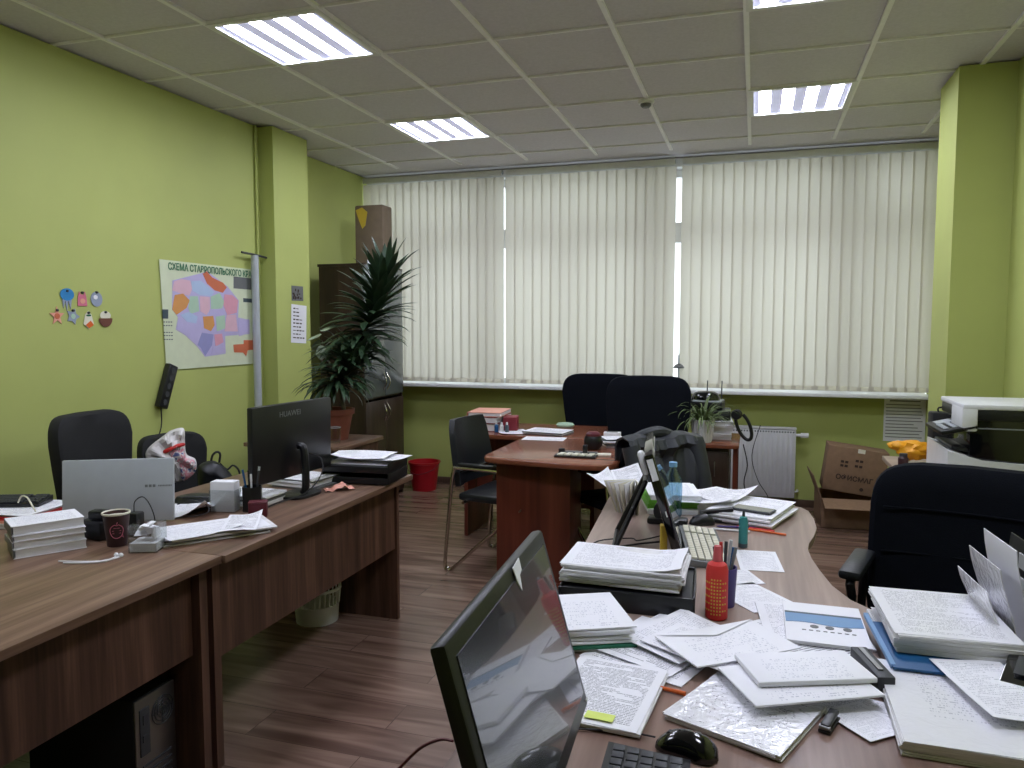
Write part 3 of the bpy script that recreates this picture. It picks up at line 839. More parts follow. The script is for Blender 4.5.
# all-in-one computer on the curved desk, seen edge-on
t = thing('monitor', 'thin black display seen edge on, leaning on a rear strut', 'monitor', (-0.215, 2.64, DT), R(97))
fr = MB().box((0, 0.018, 0.19), (0.50, 0.030, 0.36), bev=0.005).o('housing', 'glossblack', t, (0, 0, 0.0), rot=(R(-17), 0, 0))
MB().box((0, 0.0022, 0.20), (0.47, 0.002, 0.31)).o('screen', 'screen', fr)
MB().box((-0.2505, 0.016, 0.175), (0.0015, 0.004, 0.018)).o('side_port', 'white', fr)
MB().box((-0.2505, 0.018, 0.32), (0.0015, 0.020, 0.07)).o('side_label', 'white', fr)
st = MB().tube([(-0.05, 0.135, 0.22), (-0.16, 0.235, 0.008)], 0.009, seg=8, smooth=1).tube([(0.10, 0.135, 0.22), (0.10, 0.235, 0.008)], 0.009, seg=8, smooth=1).tube([(-0.16, 0.235, 0.009), (0.10, 0.235, 0.009)], 0.008, seg=8, smooth=1).tube([(-0.05, 0.135, 0.22), (0.10, 0.135, 0.22)], 0.009, seg=8, smooth=1).o('rear_strut', 'black', t)
MB().box((-0.20, 0.140, 0.315), (0.035, 0.022, 0.08), bev=0.02, rx=R(-17)).o('rear_cap', 'white', t)


# ------------------------------------------------------------------ keyboards, mice
def keyboard(label, cx, cy, z, deg, w=0.44, d=0.14, body='black', key='dgrey', tilt=0.0, name='keyboard'):
    t = thing(name, label, 'keyboard', (cx, cy, z), R(deg))
    MB().prism([(-d / 2, 0), (d / 2, 0), (d / 2, 0.024), (-d / 2, 0.012)], -w / 2, w / 2, 'YZ', bev=0.002).o('body', body, t)
    rows = [(0.0, 15), (1, 14), (2, 13), (3, 12), (4, 8)]
    kd = d * 0.86 / 5
    mb = MB()
    for i, (q, n) in enumerate(rows):
        yy = d * 0.43 - kd * (i + 0.5); zz = 0.018 + 0.012 * yy / d
        if i < 4:
            kw = w * 0.94 / 19
            for k in range(19):
                if k in (14,): continue
                mb.box((-w * 0.47 + kw * (k + 0.5), yy, zz + 0.004), (kw * 0.84, kd * 0.82, 0.007), bev=0.0012)
        else:
            for x0, x1 in ((0, 1.5), (1.5, 3), (3, 4.2), (4.2, 9.5), (9.5, 11), (11, 12.5), (12.5, 14), (15, 17), (17, 18), (18, 19)):
                kw = w * 0.94 / 19
                mb.box((-w * 0.47 + kw * (x0 + x1) / 2, yy, zz + 0.004), (kw * (x1 - x0) * 0.9, kd * 0.82, 0.007), bev=0.0012)
    mb.o('keys', key, t)
    return t


def mouse(label, cx, cy, z, deg, L=0.115, W=0.064, m='glossblack'):
    t = thing('computer_mouse', label, 'mouse', (cx, cy, z), R(deg))
    def fn(u, v):
        x = (u - 0.5) * L; k = max(0.0, 1 - (2 * u - 1) ** 4) ** 0.5
        a = (v - 0.5) * PI
        hh = 0.037 * (1 - ((u - 0.42) / 0.62) ** 2 * 0.75) * k
        return (x, math.sin(a) * W / 2 * k * (0.92 + 0.08 * math.cos(2 * PI * u)), 0.002 + hh * math.cos(a) ** 0.75 if math.cos(a) > 1e-6 else 0.002)
    MB().grid(fn, 18, 16, 0.002).o('shell', m, t)
    MB().cyl((0.030, -0.004, 0.0235), (0.030, 0.004, 0.0235), 0.007, seg=14).o('scroll_wheel', 'dgrey', t)
    MB().tube([(0.012 + 0.004 * k, 0, 0.0375 - 0.0026 * k - 0.00035 * k * k) for k in range(9)], 0.0008, seg=5, smooth=1).o('button_seam', 'dgrey', t)
    return t


keyboard('black keyboard in front of the nearest monitor, mostly cut off', -0.15, 1.06, DT + 0.001, 92)
mouse('glossy black computer mouse on the near right desk', -0.098, 1.325, DT + 0.001, 165)
cable('thin black mouse cord running behind the black keyboard', [(-0.155, 1.345, 0.758), (-0.19, 1.352, 0.755), (-0.25, 1.345, 0.755), (-0.30, 1.335, 0.755)], 0.0018)
keyboard('cream white keyboard leading away from the thin leaning display', -0.150, 2.60, DT + 0.001, 93 + 6, 0.42, 0.13, 'ash', 'cream')
mouse('small black mouse on the curved desk beside a black stand', -0.175, 2.93, DT + 0.001, 200, 0.10, 0.058, 'black')

# ------------------------------------------------------------------ near desk papers (bottom to top)
pile('stapled text document with yellow highlighter on a white folder', -0.272, 1.485, DT + 0.001, 0.195, 0.275, 0.012, -4, 3, 'dense', seed=3, jit=0.006)
o = tag(MB().box((0, 0, 0), (0.055, 0.026, 0.0012)).o('highlighter_note', 'hilite', None, (-0.262, 1.372, DT + 0.0165), rz=R(-4)), 'yellow highlighted slip on the bottom of the text document', 'note')
t = thing('paper_stack', 'stack of white envelopes on a green folder, right of the nearest monitor', 'envelopes', (-0.385, 1.79, DT + 0.001), R(24))
MB().box((0, 0, 0.004), (0.20, 0.23, 0.007)).o('bundle', 'edge', t)
part_label(MB().box((0.002, -0.004, 0.011), (0.20, 0.235, 0.006)).o('folder', 'dgreen', t), 'dark green folder')
for k in range(4): MB().box((0.003 * (-1) ** k, 0.004 * (k % 3), 0.019 + 0.0085 * k), (0.20 - 0.004 * k, 0.23, 0.006), rz=R(1.5 * (-1) ** k), bev=0.0015).o('envelope', 'paper', t)
MB().box((0, 0.002, 0.052), (0.20, 0.23, 0.003)).o('top_envelope', 'envelope', t, rz=R(2))
sheet('wide printed form under the fanned papers, beside the envelope stack', -0.195, 1.75, DT + 0.001, 0.25, 0.30, -20, 'print', thick=0.002)
sheet('densely printed page lying over the wide printed form', -0.185, 1.775, DT + 0.006, 0.21, 0.295, -26, 'dense', curl=0.004, corner=2)
sheet('printed page with a lifted corner in front of the black file box', -0.150, 1.80, DT + 0.016, 0.19, 0.25, -34, 'light', curl=0.006, corner=3)
pile('folder in a crinkled clear sleeve near the mouse', 0.0, 1.49, DT + 0.001, 0.225, 0.235, 0.012, -24, 2, 'plastic_page', name='sleeved_folder', cat='folder', seed=5, jit=0.002)
sheet('printed table page under the long white envelope, by the blue booklet', 0.10, 1.86, DT + 0.004, 0.21, 0.297, 42, 'table')
t = thing('envelope', 'grey white envelope below the topmost one, right of the mouse', 'envelope', (0.10, 1.60, DT + 0.030), R(27))
MB().box((0, 0, 0.003), (0.27, 0.17, 0.005), bev=0.002).o('body', 'envelope', t)
t = thing('envelope', 'thick white envelope on top of the crossed envelopes', 'envelope', (0.112, 1.645, DT + 0.037), R(22))
MB().box((0, 0, 0.006), (0.245, 0.135, 0.011), bev=0.003).o('body', 'envelope', t)
t = thing('envelope', 'large white envelope fanned in the middle in front of the red bottle', 'envelope', (-0.045, 1.75, DT + 0.030), R(-52 + 90))
MB().grid(lambda u, v: ((u - 0.5) * 0.27, (v - 0.5) * 0.17, 0.004 + 0.008 * (u - 0.4) ** 2), 8, 4, 0.003).o('body', 'envelope', t)
MB().grid(lambda u, v: ((u - 0.5) * 0.265, (0.5 - 0.28 * v * (1 - abs(2 * u - 1))) * 0.168, 0.0062 + 0.008 * (u - 0.4) ** 2), 8, 4, 0.0006).o('flap', 'paper', t)
t = thing('envelope', 'thinner white envelope half under the fanned one, left of the red bottle', 'envelope', (-0.10, 1.73, DT + 0.024), R(150))
MB().box((0, 0, 0.002), (0.23, 0.15, 0.003), bev=0.001).o('body', 'light', t)
sheet('white page beside the red bottle pointing to the right', 0.012, 2.17, DT + 0.001, 0.15, 0.20, 38, 'light')
sheet('page partly beneath the blue booklet', 0.150, 2.00, DT + 0.0025, 0.24, 0.27, 6, 'light', thick=0.004)
sheet('blank looking page on the curved desk near the teal marker', 0.028, 2.52, DT + 0.001, 0.13, 0.215, 6, 'light', thick=0.001)
sheet('small page between the keyboard and the red bottle', -0.03, 2.33, DT + 0.001, 0.11, 0.13, 24, 'light')

# blue photographic booklet
t = thing('booklet', 'booklet with a blue landscape photo on its cover', 'booklet', (0.180, 1.985, DT + 0.008), R(0))
MB().box((0, 0, 0.004), (0.185, 0.26, 0.008), bev=0.001).o('pages', 'edge', t)
MB().box((0, 0, 0.0085), (0.186, 0.262, 0.001)).o('cover', 'paper', t)
MB().box((0, 0.055, 0.0094), (0.18, 0.012, 0.0008)).o('cover_band', 'dusk', t)
def coast(u, v): return ((u - 0.5) * 0.18, 0.048 - v * 0.062 + 0.006 * math.sin(u * 7) * v, 0.0096)
part_label(MB().grid(coast, 12, 3, 0.0006).o('cover_photo', 'skyblue', t), 'blue water and sky photo')
mb = MB()
for x in (-0.025, 0.01, 0.05): mb.cyl((x, -0.032, 0.0092), (x, -0.032, 0.0102), 0.010, seg=14)
for k in range(8): mb.box((-0.05 + 0.016 * k, -0.058, 0.0096), (0.009, 0.004, 0.0008))
mb.o('cover_emblems', 'ash', t)

# orange pencil, small black stapler
pen('orange pen lying on the near desk left of the crinkled sleeve', -0.215, 1.555, DT + 0.005, -12, 'orange', 0.10)
t = thing('stapler', 'small black stapler peeking out beside the crinkled sleeve', 'stapler', (0.150, 1.495, DT + 0.001), R(70))
t.scale = (0.7, 0.75, 0.55)
MB().box((0, 0, 0.006), (0.10, 0.03, 0.012), bev=0.003).o('base', 'black', t)
MB().box((0.002, 0, 0.026), (0.095, 0.024, 0.016), bev=0.005, ry=R(-4)).o('arm', 'black', t)
MB().cyl((-0.042, -0.013, 0.018), (-0.042, 0.013, 0.018), 0.008, seg=12).o('hinge', 'steel', t)
t = thing('paper_clip', 'small wire paper clip on the crinkled sleeve', 'paper clip', (0.075, 1.50, DT + 0.0165), R(-20))
MB().tube([(0.012, 0.003, 0), (-0.010, 0.003, 0), (-0.014, 0, 0), (-0.010, -0.003, 0), (0.010, -0.003, 0), (0.013, 0, 0), (0.010, 0.002, 0), (-0.006, 0.001, 0)], 0.0006, seg=5).o('wire', 'steel', t)

# black file box with the thick paper stack on it
t = thing('file_tray', 'black plastic file tray carrying the thick paper stack', 'file tray', (-0.315, 2.075, DT), R(3))
MB().prism([(-0.175, -0.11), (0.175, -0.13), (0.17, 0.13), (-0.17, 0.13)], 0.0, 0.006).o('bottom', 'black', t)
MB().box((0, -0.128, 0.028), (0.35, 0.006, 0.055), bev=0.002, rz=R(-2)).o('front_wall', 'black', t)
MB().box((0, 0.13, 0.028), (0.345, 0.006, 0.055), bev=0.002).o('rear_wall', 'black', t)
for s in (-1, 1): MB().box((s * 0.175, 0.0, 0.028), (0.006, 0.26, 0.055), bev=0.002).o('side_wall', 'black', t)
MB().box((0, 0, 0.045), (0.34, 0.25, 0.006)).o('shelf', 'black', t)
t = pile('thick stack of white pages on the black file tray', -0.33, 2.09, DT + 0.056, 0.325, 0.215, 0.050, 0, 7, 'light', seed=9, jit=0.012, colours=['edge', 'paper', 'edge'], topcurl=0.03)

# red glue bottle and pen cup
t = thing('red_bottle', 'red plastic bottle with yellow dotted print', 'bottle', (-0.078, 1.985, DT + 0.001), R(-10))
t.scale = (0.93, 0.93, 0.94)
MB().lathe([(0, 0), (0.027, 0.0), (0.030, 0.004), (0.030, 0.135), (0.026, 0.150), (0.014, 0.158), (0, 0.158)], seg=24).o('body', 'redp', t)
part_label(MB().lathe([(0, 0.155), (0.0125, 0.155), (0.012, 0.175), (0.010, 0.198), (0.0095, 0.2), (0, 0.2)], seg=18).o('nozzle_cap', 'cork', t), 'dull pink nozzle cap')
mb = MB()
for i in range(11):
    for k in range(9):
        a = R(-150 + k * 15); z = 0.018 + i * 0.0095
        if 2 < k < 7 or i % 2: mb.box((0.0303 * math.cos(a), 0.0303 * math.sin(a), z), (0.0012, 0.0038, 0.004), rz=a)
mb.o('printed_dots', 'yellow', t)
t = thing('pen_cup', 'purple and grey pen cup behind the red bottle', 'pen cup', (-0.066, 2.085, DT + 0.001))
MB().lathe([(0, 0.0), (0.031, 0.0), (0.036, 0.105), (0.033, 0.105), (0.029, 0.004), (0, 0.004)], seg=20).o('cup', 'purple', t)
for k, (dx, dy, l, m_, lb) in enumerate([(0.30, 0.05, 0.155, 'grey', 'grey pen leaning to the right in the pen cup'), (0.05, 0.1, 0.165, 'dgrey', 'dark grey pen upright in the pen cup'), (-0.25, 0.1, 0.15, 'dgrey', 'dark pen leaning to the left in the pen cup'),
                                      (0.16, -0.05, 0.175, 'silver', 'tallest silver pen in the pen cup'), (-0.08, 0.2, 0.16, 'redp', 'red pen in the pen cup'), (0.22, 0.2, 0.15, 'blue', 'blue pen in the pen cup')]):
    pen(lb, -0.066 + dx * 0.01, 2.085 + dy * 0.03, DT + 0.007, 0, m_, l, (dx * 0.62, dy * 0.5, 1))
# teal marker standing
t = thing('marker', 'teal marker standing upright on the curved desk', 'marker', (-0.022, 2.665, DT + 0.0005))
MB().lathe([(0, 0), (0.0145, 0), (0.015, 0.004), (0.015, 0.09), (0.012, 0.103), (0.006, 0.106), (0, 0.106)], seg=18).o('barrel', 'teal', t)
MB().lathe([(0, 0), (0.0153, 0), (0.0153, 0.014), (0, 0.014)], seg=18).o('base_ring', 'dusk', t)
MB().lathe([(0, 0.106), (0.005, 0.106), (0.004, 0.122), (0, 0.124)], seg=12).o('tip', 'black', t)

# ------------------------------------------------------------------ far end of the curved desk
pile('broad heap of documents at the far end of the curved desk, under the phone', 0.005, 3.12, DT + 0.001, 0.25, 0.34, 0.040, -17, 6, 'light', seed=12, jit=0.018, colours=['edge', 'paper', 'paper', 'edge', 'paper', 'edge'])
t = thing('mobile_phone', 'dark smartphone on the far heap of documents', 'phone', (0.01, 3.03, DT + 0.0425), R(-20))
MB().box((0, 0, 0.005), (0.155, 0.074, 0.009), bev=0.004).o('body', 'dgrey', t)
MB().box((0, 0, 0.0098), (0.146, 0.066, 0.0008)).o('screen', 'screen', t)
sheet('page lying loose on the far heap left of the phone', -0.19, 3.20, DT + 0.045, 0.21, 0.29, 12, 'light', curl=0.02, corner=1)
sheet('page sliding off the far heap towards the green folder', -0.12, 3.24, DT + 0.050, 0.20, 0.25, -30, 'print', curl=0.02, corner=2)
pile('bright green folder under white papers at the far end of the curved desk', -0.32, 3.18, DT + 0.001, 0.20, 0.25, 0.075, 14, 4, 'light', name='green_folder', cat='folder', seed=4, jit=0.012, colours=['edge', 'green', 'green', 'paper'])
t = thing('hole_punch', 'long black hole punch in front of the far heap', 'hole punch', (-0.13, 2.99, DT + 0.001), R(8))
MB().box((0, 0, 0.008), (0.13, 0.06, 0.014), bev=0.005).o('base', 'black', t)
MB().box((0.005, 0, 0.040), (0.125, 0.035, 0.014), bev=0.005, ry=R(-8)).o('lever', 'black', t)
MB().box((-0.045, 0, 0.024), (0.02, 0.04, 0.024)).o('bracket', 'steel', t)
for i, (x, y, d_, m_, lb) in enumerate([(-0.12, 2.90, 6, 'purple', 'violet pen on the curved desk before the far heap'), (-0.14, 2.86, -2, 'white', 'white pen on the curved desk before the far heap'), (-0.05, 2.925, -16, 'redp', 'red pen on the curved desk before the far heap'), (-0.01, 2.895, -18, 'orange', 'orange pencil on the curved desk before the far heap')]):
    pen(lb, x, y, DT + 0.005, d_, m_)
t = thing('tape_dispenser', 'round black tape dispenser behind the thin leaning display', 'tape dispenser', (-0.30, 2.90, DT))
MB().box((0, 0, 0.012), (0.15, 0.06, 0.024), bev=0.008).o('base', 'black', t)
MB().cyl((-0.01, -0.02, 0.05), (-0.01, 0.02, 0.05), 0.042, seg=24).o('roll', 'dgrey', t)
t = thing('water_bottle', 'clear bluish plastic water bottle behind the thin leaning display', 'bottle', (-0.295, 3.03, DT + 0.001))
MB().lathe([(0.0, 0.002), (0.034, 0.0), (0.037, 0.01), (0.036, 0.06), (0.037, 0.12), (0.034, 0.15), (0.015, 0.185), (0.0135, 0.20)], seg=22).o('body', 'bottleglass', t)
MB().lathe([(0, 0.196), (0.016, 0.196), (0.016, 0.214), (0, 0.216)], seg=18).o('cap', 'cap', t)
# bound white book standing fanned open and loose pages above it
t = thing('open_book', 'white book standing fanned open behind the display strut', 'book', (-0.47, 3.02, DT + 0.001), R(-20))
for k in range(9):
    a = R(-40 + 10 * k)
    MB().grid(lambda u, v, a=a: (u * 0.13 * math.sin(a) * (0.6 + 0.4 * v), -u * 0.13 * math.cos(a) * (0.6 + 0.4 * v) + 0.05, v * 0.13), 5, 3, 0.003).o('page_block', 'paper' if k % 2 else 'cream', t)
sheet('crumpled page standing up behind the display strut', -0.57, 3.18, DT + 0.07, 0.13, 0.19, 62, 'light', curl=0.03, corner=2, tilt=(18, 8))
sheet('folded page leaning over the fanned book', -0.48, 3.10, DT + 0.12, 0.12, 0.16, 20, 'print', curl=0.03, corner=1, tilt=(26, -10))
t = thing('wooden_block', 'yellow wooden block standing behind the thin leaning display', 'wooden block', (-0.262, 2.42, DT), R(10))
MB().box((0, 0, 0.06), (0.022, 0.03, 0.12), bev=0.002).o('block', 'yellow', t)
cable('black power cable trailing from the thin display across the curved desk', [(-0.28, 2.62, 0.76), (-0.36, 2.58, 0.755), (-0.43, 2.52, 0.755), (-0.505, 2.46, 0.756), (-0.53, 2.44, 0.74)], 0.0035)
cable('second thin black cable beside the power cable on the curved desk', [(-0.29, 2.70, 0.76), (-0.37, 2.62, 0.755), (-0.40, 2.64, 0.755), (-0.50, 2.57, 0.756), (-0.545, 2.55, 0.72)], 0.0025)

# ------------------------------------------------------------------ piles on the right
t = pile('large stack of sleeved documents in the lower right corner', 0.425, 1.60, DT + 0.001, 0.32, 0.35, 0.028, -1, 4, 'sleeve_light', seed=21, jit=0.004)
t = thing('blue_folder', 'blue folder between the two sleeved stacks at the right', 'folder', (0.415, 1.85, DT + 0.031), R(1))
MB().box((0, 0, 0.004), (0.25, 0.26, 0.006), bev=0.001).o('cover', 'blue', t)
MB().box((-0.128, 0.03, 0.004), (0.010, 0.30, 0.009), rz=R(2)).o('spine', 'skyblue', t)
t = pile('upper stack of pages in clear sleeves before the large black chair', 0.425, 1.955, DT + 0.041, 0.25, 0.31, 0.042, 2, 4, 'sleeve', seed=22, jit=0.008)
t = pile('lower base of old documents under the upper sleeved stack', 0.425, 1.965, DT + 0.001, 0.24, 0.28, 0.029, 2, 4, 'light', seed=25, jit=0.01)
sheet('white page askew on top of the large lower right stack', 0.465, 1.66, DT + 0.042, 0.14, 0.26, 12, 'light', curl=0.004, corner=0)
t = thing('box_file', 'dark metallic box file edge standing beside the blue folder', 'file', (0.252, 1.72, DT + 0.001), R(14))
MB().box((0, 0, 0.022), (0.035, 0.15, 0.042), bev=0.003).o('body', 'dgrey', t)
MB().box((0.0, 0.01, 0.0445), (0.010, 0.11, 0.003)).o('clasp', 'steel', t)
sheet('page peeking out under the thick envelope towards the right stack', 0.205, 1.585, DT + 0.001, 0.20, 0.11, -18, 'print', name='paper_sheet')
sheet('triangular corner of a page beside the large lower right stack', 0.215, 1.53, DT + 0.004, 0.10, 0.12, 40, 'light')
# black calculator on the stack edge
t = thing('desk_device', 'black angular desk device at the right edge of the photo', 'desk device', (0.565, 1.72, DT + 0.032), R(-24))
MB().prism([(-0.05, 0), (0.07, 0), (0.07, 0.035), (-0.05, 0.012)], -0.07, 0.07, 'YZ', bev=0.003).o('body', 'glossblack', t)
MB().box((0.0, 0.012, 0.029), (0.10, 0.07, 0.002), rx=R(11)).o('top_plate', 'screen', t)
# vertical organizer with leaning papers
t = thing('magazine_file', 'black vertical file organizer at the right edge, filled with papers', 'file organizer', (0.61, 2.0, DT + 0.001), R(4))
for k in range(3):
    mb = MB()
    pts = [(-0.12, 0.0), (0.12, 0.0), (0.12, 0.17)] + [(0.12 - 0.02, 0.25), (-0.085, 0.25), (-0.11, 0.22), (-0.12, 0.10)]
    mb.prism(pts, 0.055 * k, 0.055 * k + 0.004, 'YZ', bev=0.001)
    mb.o('divider', 'black', t)
MB().box((0.055, 0, 0.004), (0.13, 0.24, 0.008)).o('base', 'black', t)
MB().box((-0.001, 0.02, 0.20), (0.003, 0.04, 0.035)).box((-0.001, 0.02, 0.145), (0.003, 0.04, 0.035)).o('label_window', 'white', t)
for k, (dx, a, hh, lb) in enumerate([(-0.012, -6, 0.25, 'tallest page leaning against the black file organizer'), (-0.035, -10, 0.21, 'sleeved page leaning against the organizer, second in row'), (-0.058, -14, 0.16, 'crinkled sleeve leaning lowest against the black organizer')]):
    o = MB().grid(lambda u, v, hh=hh: (0.006 * math.sin(v * 5), (u - 0.5) * 0.20, v * hh), 8, 8, 0.002).o('leaning_paper', 'plastic_page' if k else 'paper', None, (0.605 + dx, 2.03 - 0.01 * k, DT + 0.002), rot=(0, R(a), R(4)))
    tag(o, lb, 'paper')

# ------------------------------------------------------------------ near-left desk items
bx, by = -2.265, 1.935
for k, (h_, a, m_, lb) in enumerate([(0.030, 0, 'edge', 'bottom white book of the stack at the left edge'), (0.022, 2, 'edge', 'second book from the bottom of the left stack'), (0.020, -1, 'edge', 'third book from the bottom of the left stack'), (0.030, 1.5, 'edge', 'top book with a printed cover on the left stack')]):
    z = DT + 0.001 + [0, 0.031, 0.054, 0.075][k]
    t = thing('book', lb, 'book', (bx + 0.004 * (-1) ** k, by, z), R(57 + a), 'stack of white books on the near left desk')
    MB().box((0.002, 0, h_ / 2), (0.202, 0.145, h_ - 0.004)).o('pages', 'edge', t)
    MB().box((0, 0, 0.001), (0.21, 0.15, 0.002)).box((0, 0, h_ - 0.001), (0.21, 0.15, 0.002)).o('cover', 'light' if k == 3 else 'paper', t)
    MB().box((-0.104, 0, h_ / 2), (0.003, 0.15, h_), bev=0.001).o('spine', 'ash' if k in (0, 3) else 'grey', t)
pile('red edged papers under the black handset keyboard at the far left', -2.70, 2.20, DT + 0.001, 0.28, 0.24, 0.05, 8, 5, 'light', seed=31, jit=0.02, colours=['paper', 'edge', 'salmon', 'redp', 'paper'])
pile('white papers at the left edge of the photo behind the book stack', -2.92, 2.12, DT + 0.001, 0.22, 0.30, 0.045, 12, 4, 'light', seed=32, jit=0.015)
keyboard('black keyboard resting on the red edged papers', -2.76, 2.22, DT + 0.053, 22, 0.25, 0.11, 'black', 'dgrey')
cable('pale cable drooping over the book stack at the left edge', [(-2.66, 2.16, 0.83), (-2.58, 2.11, 0.87), (-2.48, 2.05, 0.885), (-2.40, 2.0, 0.875), (-2.36, 1.98, 0.8605)], 0.003, 'cream')
t = thing('earphones', 'white earphones on the desk in front of the books', 'earphones', (-2.04, 1.88, DT + 0.002))
MB().tube([(-0.06, -0.045, 0.0), (0.0, -0.035, 0.001), (0.07, -0.005, 0.0), (0.09, 0.05, 0.0)], 0.003, seg=6).tube([(-0.03, -0.055, 0), (0.04, -0.035, 0.001), (0.085, 0.0, 0.001), (0.075, 0.05, 0.0)], 0.003, seg=6).o('cord', 'white', t)
for x_, y_ in ((0.09, 0.055), (0.073, 0.053)): MB().lathe([(0, 0), (0.006, 0), (0.008, 0.006), (0.004, 0.012), (0, 0.013)], (x_, y_, -0.001), seg=12).o('earbud', 'white', t)

t = thing('paper_cup', 'dark brown paper cup with a pale pink apple shaped logo', 'cup', (-2.07, 2.04, DT + 0.001), R(45))
MB().lathe([(0, 0.006), (0.030, 0.006), (0.031, 0.0), (0.043, 0.112), (0.041, 0.112), (0.030, 0.010), (0, 0.010)], seg=28).o('cup', 'cuff', t)
part_label(MB().lathe([(0.0425, 0.108), (0.0455, 0.110), (0.0455, 0.115), (0.0425, 0.1165), (0.0405, 0.112)], seg=28).o('rim', 'cream', t), 'cream rolled rim')
part_label(MB().lathe([(0, 0.100), (0.0402, 0.101)], seg=28).o('lining', 'cream', t), 'cream inside')
def oncup(s_, z_): # wrap arc length s and height z on the tapering wall facing -Y
    r_ = 0.031 + 0.012 * z_ / 0.112 + 0.0006
    return (r_ * math.sin(s_ / r_), -r_ * math.cos(s_ / r_), z_)
mb = MB()
mb.tube([oncup(0.021 * math.cos(a) * (1 + 0.05 * math.sin(3 * a)), 0.055 + 0.024 * math.sin(a) - (0.004 if abs(math.cos(a)) < 0.2 and math.sin(a) > 0 else 0)) for a in [2 * PI * i / 24 for i in range(25)]], 0.0012, seg=5, smooth=1)
mb.tube([oncup(0.0, 0.080), oncup(0.003, 0.087)], 0.0014, seg=5, smooth=1).tube([oncup(0.014, 0.038), oncup(0.022, 0.030), oncup(0.018, 0.042)], 0.0012, seg=5, smooth=1)
mb.tube([oncup(-0.010 + 0.0005, 0.066), oncup(0.010, 0.066)], 0.0008, seg=5, smooth=1).tube([oncup(-0.014, 0.057), oncup(0.014, 0.057)], 0.0011, seg=5, smooth=1).tube([oncup(-0.013, 0.048), oncup(0.013, 0.048)], 0.0011, seg=5, smooth=1)
mb.o('logo', 'pink', t)
t = thing('acrylic_holder', 'clear acrylic box of crumpled white paper beside the brown cup', 'holder', (-1.93, 2.03, DT + 0.001), R(22))
mb = MB()
for s in (-1, 1):
    mb.box((s * 0.045, 0, 0.045), (0.002, 0.09, 0.09)); mb.box((0, s * 0.045, 0.045), (0.09, 0.002, 0.09))
mb.box((0, 0, 0.001), (0.09, 0.09, 0.002)); mb.o('walls', 'clear', t)
MB().box((0, 0, 0.017), (0.084, 0.084, 0.028)).o('note_block', 'edge', t)
for k in range(5):
    r = random.Random(k)
    pts = [((r.uniform(-0.026, 0.026), r.uniform(-0.026, 0.026), r.uniform(0, 0.045))) for _ in range(9)]
    bm_ = MB(); vs = [bm_.bm.verts.new(p) for p in pts]; bmesh.ops.convex_hull(bm_.bm, input=vs)
    cr_ = tag(bm_.o('crumpled_paper', 'paper', None, (-1.93 + (-0.02, 0.018, -0.012, 0.016, 0.0)[k], 2.03 + (-0.018, 0.016, 0.016, -0.014, 0.0)[k], DT + 0.034 + 0.006 * k), smooth=0), 'crumpled bit of white paper in the clear acrylic box', 'paper', 'crumpled papers in the acrylic box')
for lab, x, y, z, a, d in (('black power adapter with a looped cord in front of the silver display', -2.105, 2.15, 0.045, 10, (0.060, 0.05, 0.085)), ('black power adapter behind the paper cup', -2.20, 2.08, 0.036, -8, (0.10, 0.05, 0.068)), ('small black adapter stacked above the one behind the cup', -2.185, 2.085, 0.088, 14, (0.07, 0.045, 0.032))):
    t = thing('power_adapter', lab, 'power adapter', (x, y, DT + z), R(a))
    MB().box((0, 0, 0), d, bev=0.008).o('body', 'black', t)
    MB().cyl((d[0] / 2, 0, 0), (d[0] / 2 + 0.018, 0, 0), 0.005, 0.003, seg=10).o('cord_relief', 'black', t)
cable('thin black cord looping up from a power adapter', [(-2.10, 2.15, 0.838), (-2.095, 2.15, 0.875), (-2.06, 2.15, 0.895), (-2.03, 2.15, 0.87), (-2.01, 2.15, 0.82), (-2.025, 2.15, 0.79), (-2.07, 2.15, 0.78)], 0.002)
pile('long untidy spread of white papers between the acrylic box and pen cup', -1.86, 2.27, DT + 0.001, 0.36, 0.20, 0.022, 52, 4, 'light', seed=41, jit=0.02, colours=['edge', 'paper', 'ash'])
sheet('handwritten page on the spread of papers by the acrylic box', -1.86, 2.20, DT + 0.026, 0.26, 0.16, 60, 'light', curl=0.01, corner=1)
sheet('white page curling over the desk edge near the seam', -1.78, 2.33, DT + 0.027, 0.12, 0.24, 30, 'print', curl=0.012, corner=2)
t = thing('card_holder', 'upright clear holder with a stack of white cards', 'holder', (-2.035, 2.56, DT + 0.001), R(12))
MB().box((0, 0, 0.062), (0.10, 0.05, 0.122), bev=0.001).o('cards', 'paper', t)
MB().box((0, -0.029, 0.045), (0.108, 0.002, 0.09)).box((0, 0.029, 0.045), (0.108, 0.002, 0.09)).box((-0.054, 0, 0.045), (0.002, 0.058, 0.09)).box((0.054, 0, 0.045), (0.002, 0.058, 0.09)).o('walls', 'clear', t)
t = thing('pen_stand', 'black desk organizer full of pens beside the wide dark monitor', 'pen holder', (-1.935, 2.60, DT + 0.001))
MB().lathe([(0, 0), (0.042, 0), (0.042, 0.10), (0.039, 0.10), (0.039, 0.004), (0, 0.004)], seg=6).o('cup', 'black', t)
for k, (a, l, m_, lb) in enumerate([(0, 0.16, 'dgrey', 'grey pen at the front of the black desk organizer'), (70, 0.17, 'silver', 'silver pen in the black desk organizer'), (150, 0.155, 'black', 'black pen in the black desk organizer'), (220, 0.165, 'blue', 'blue pen in the black desk organizer'), (300, 0.15, 'white', 'white pen in the black desk organizer')]):
    pen(lb, -1.935 + 0.012 * math.cos(R(a)), 2.60 + 0.012 * math.sin(R(a)), DT + 0.007, 0, m_, l, (0.14 * math.cos(R(a)), 0.14 * math.sin(R(a)), 1))
t = thing('small_box', 'dark maroon small box beside the pen organizer', 'box', (-1.85, 2.52, DT + 0.001), R(30))
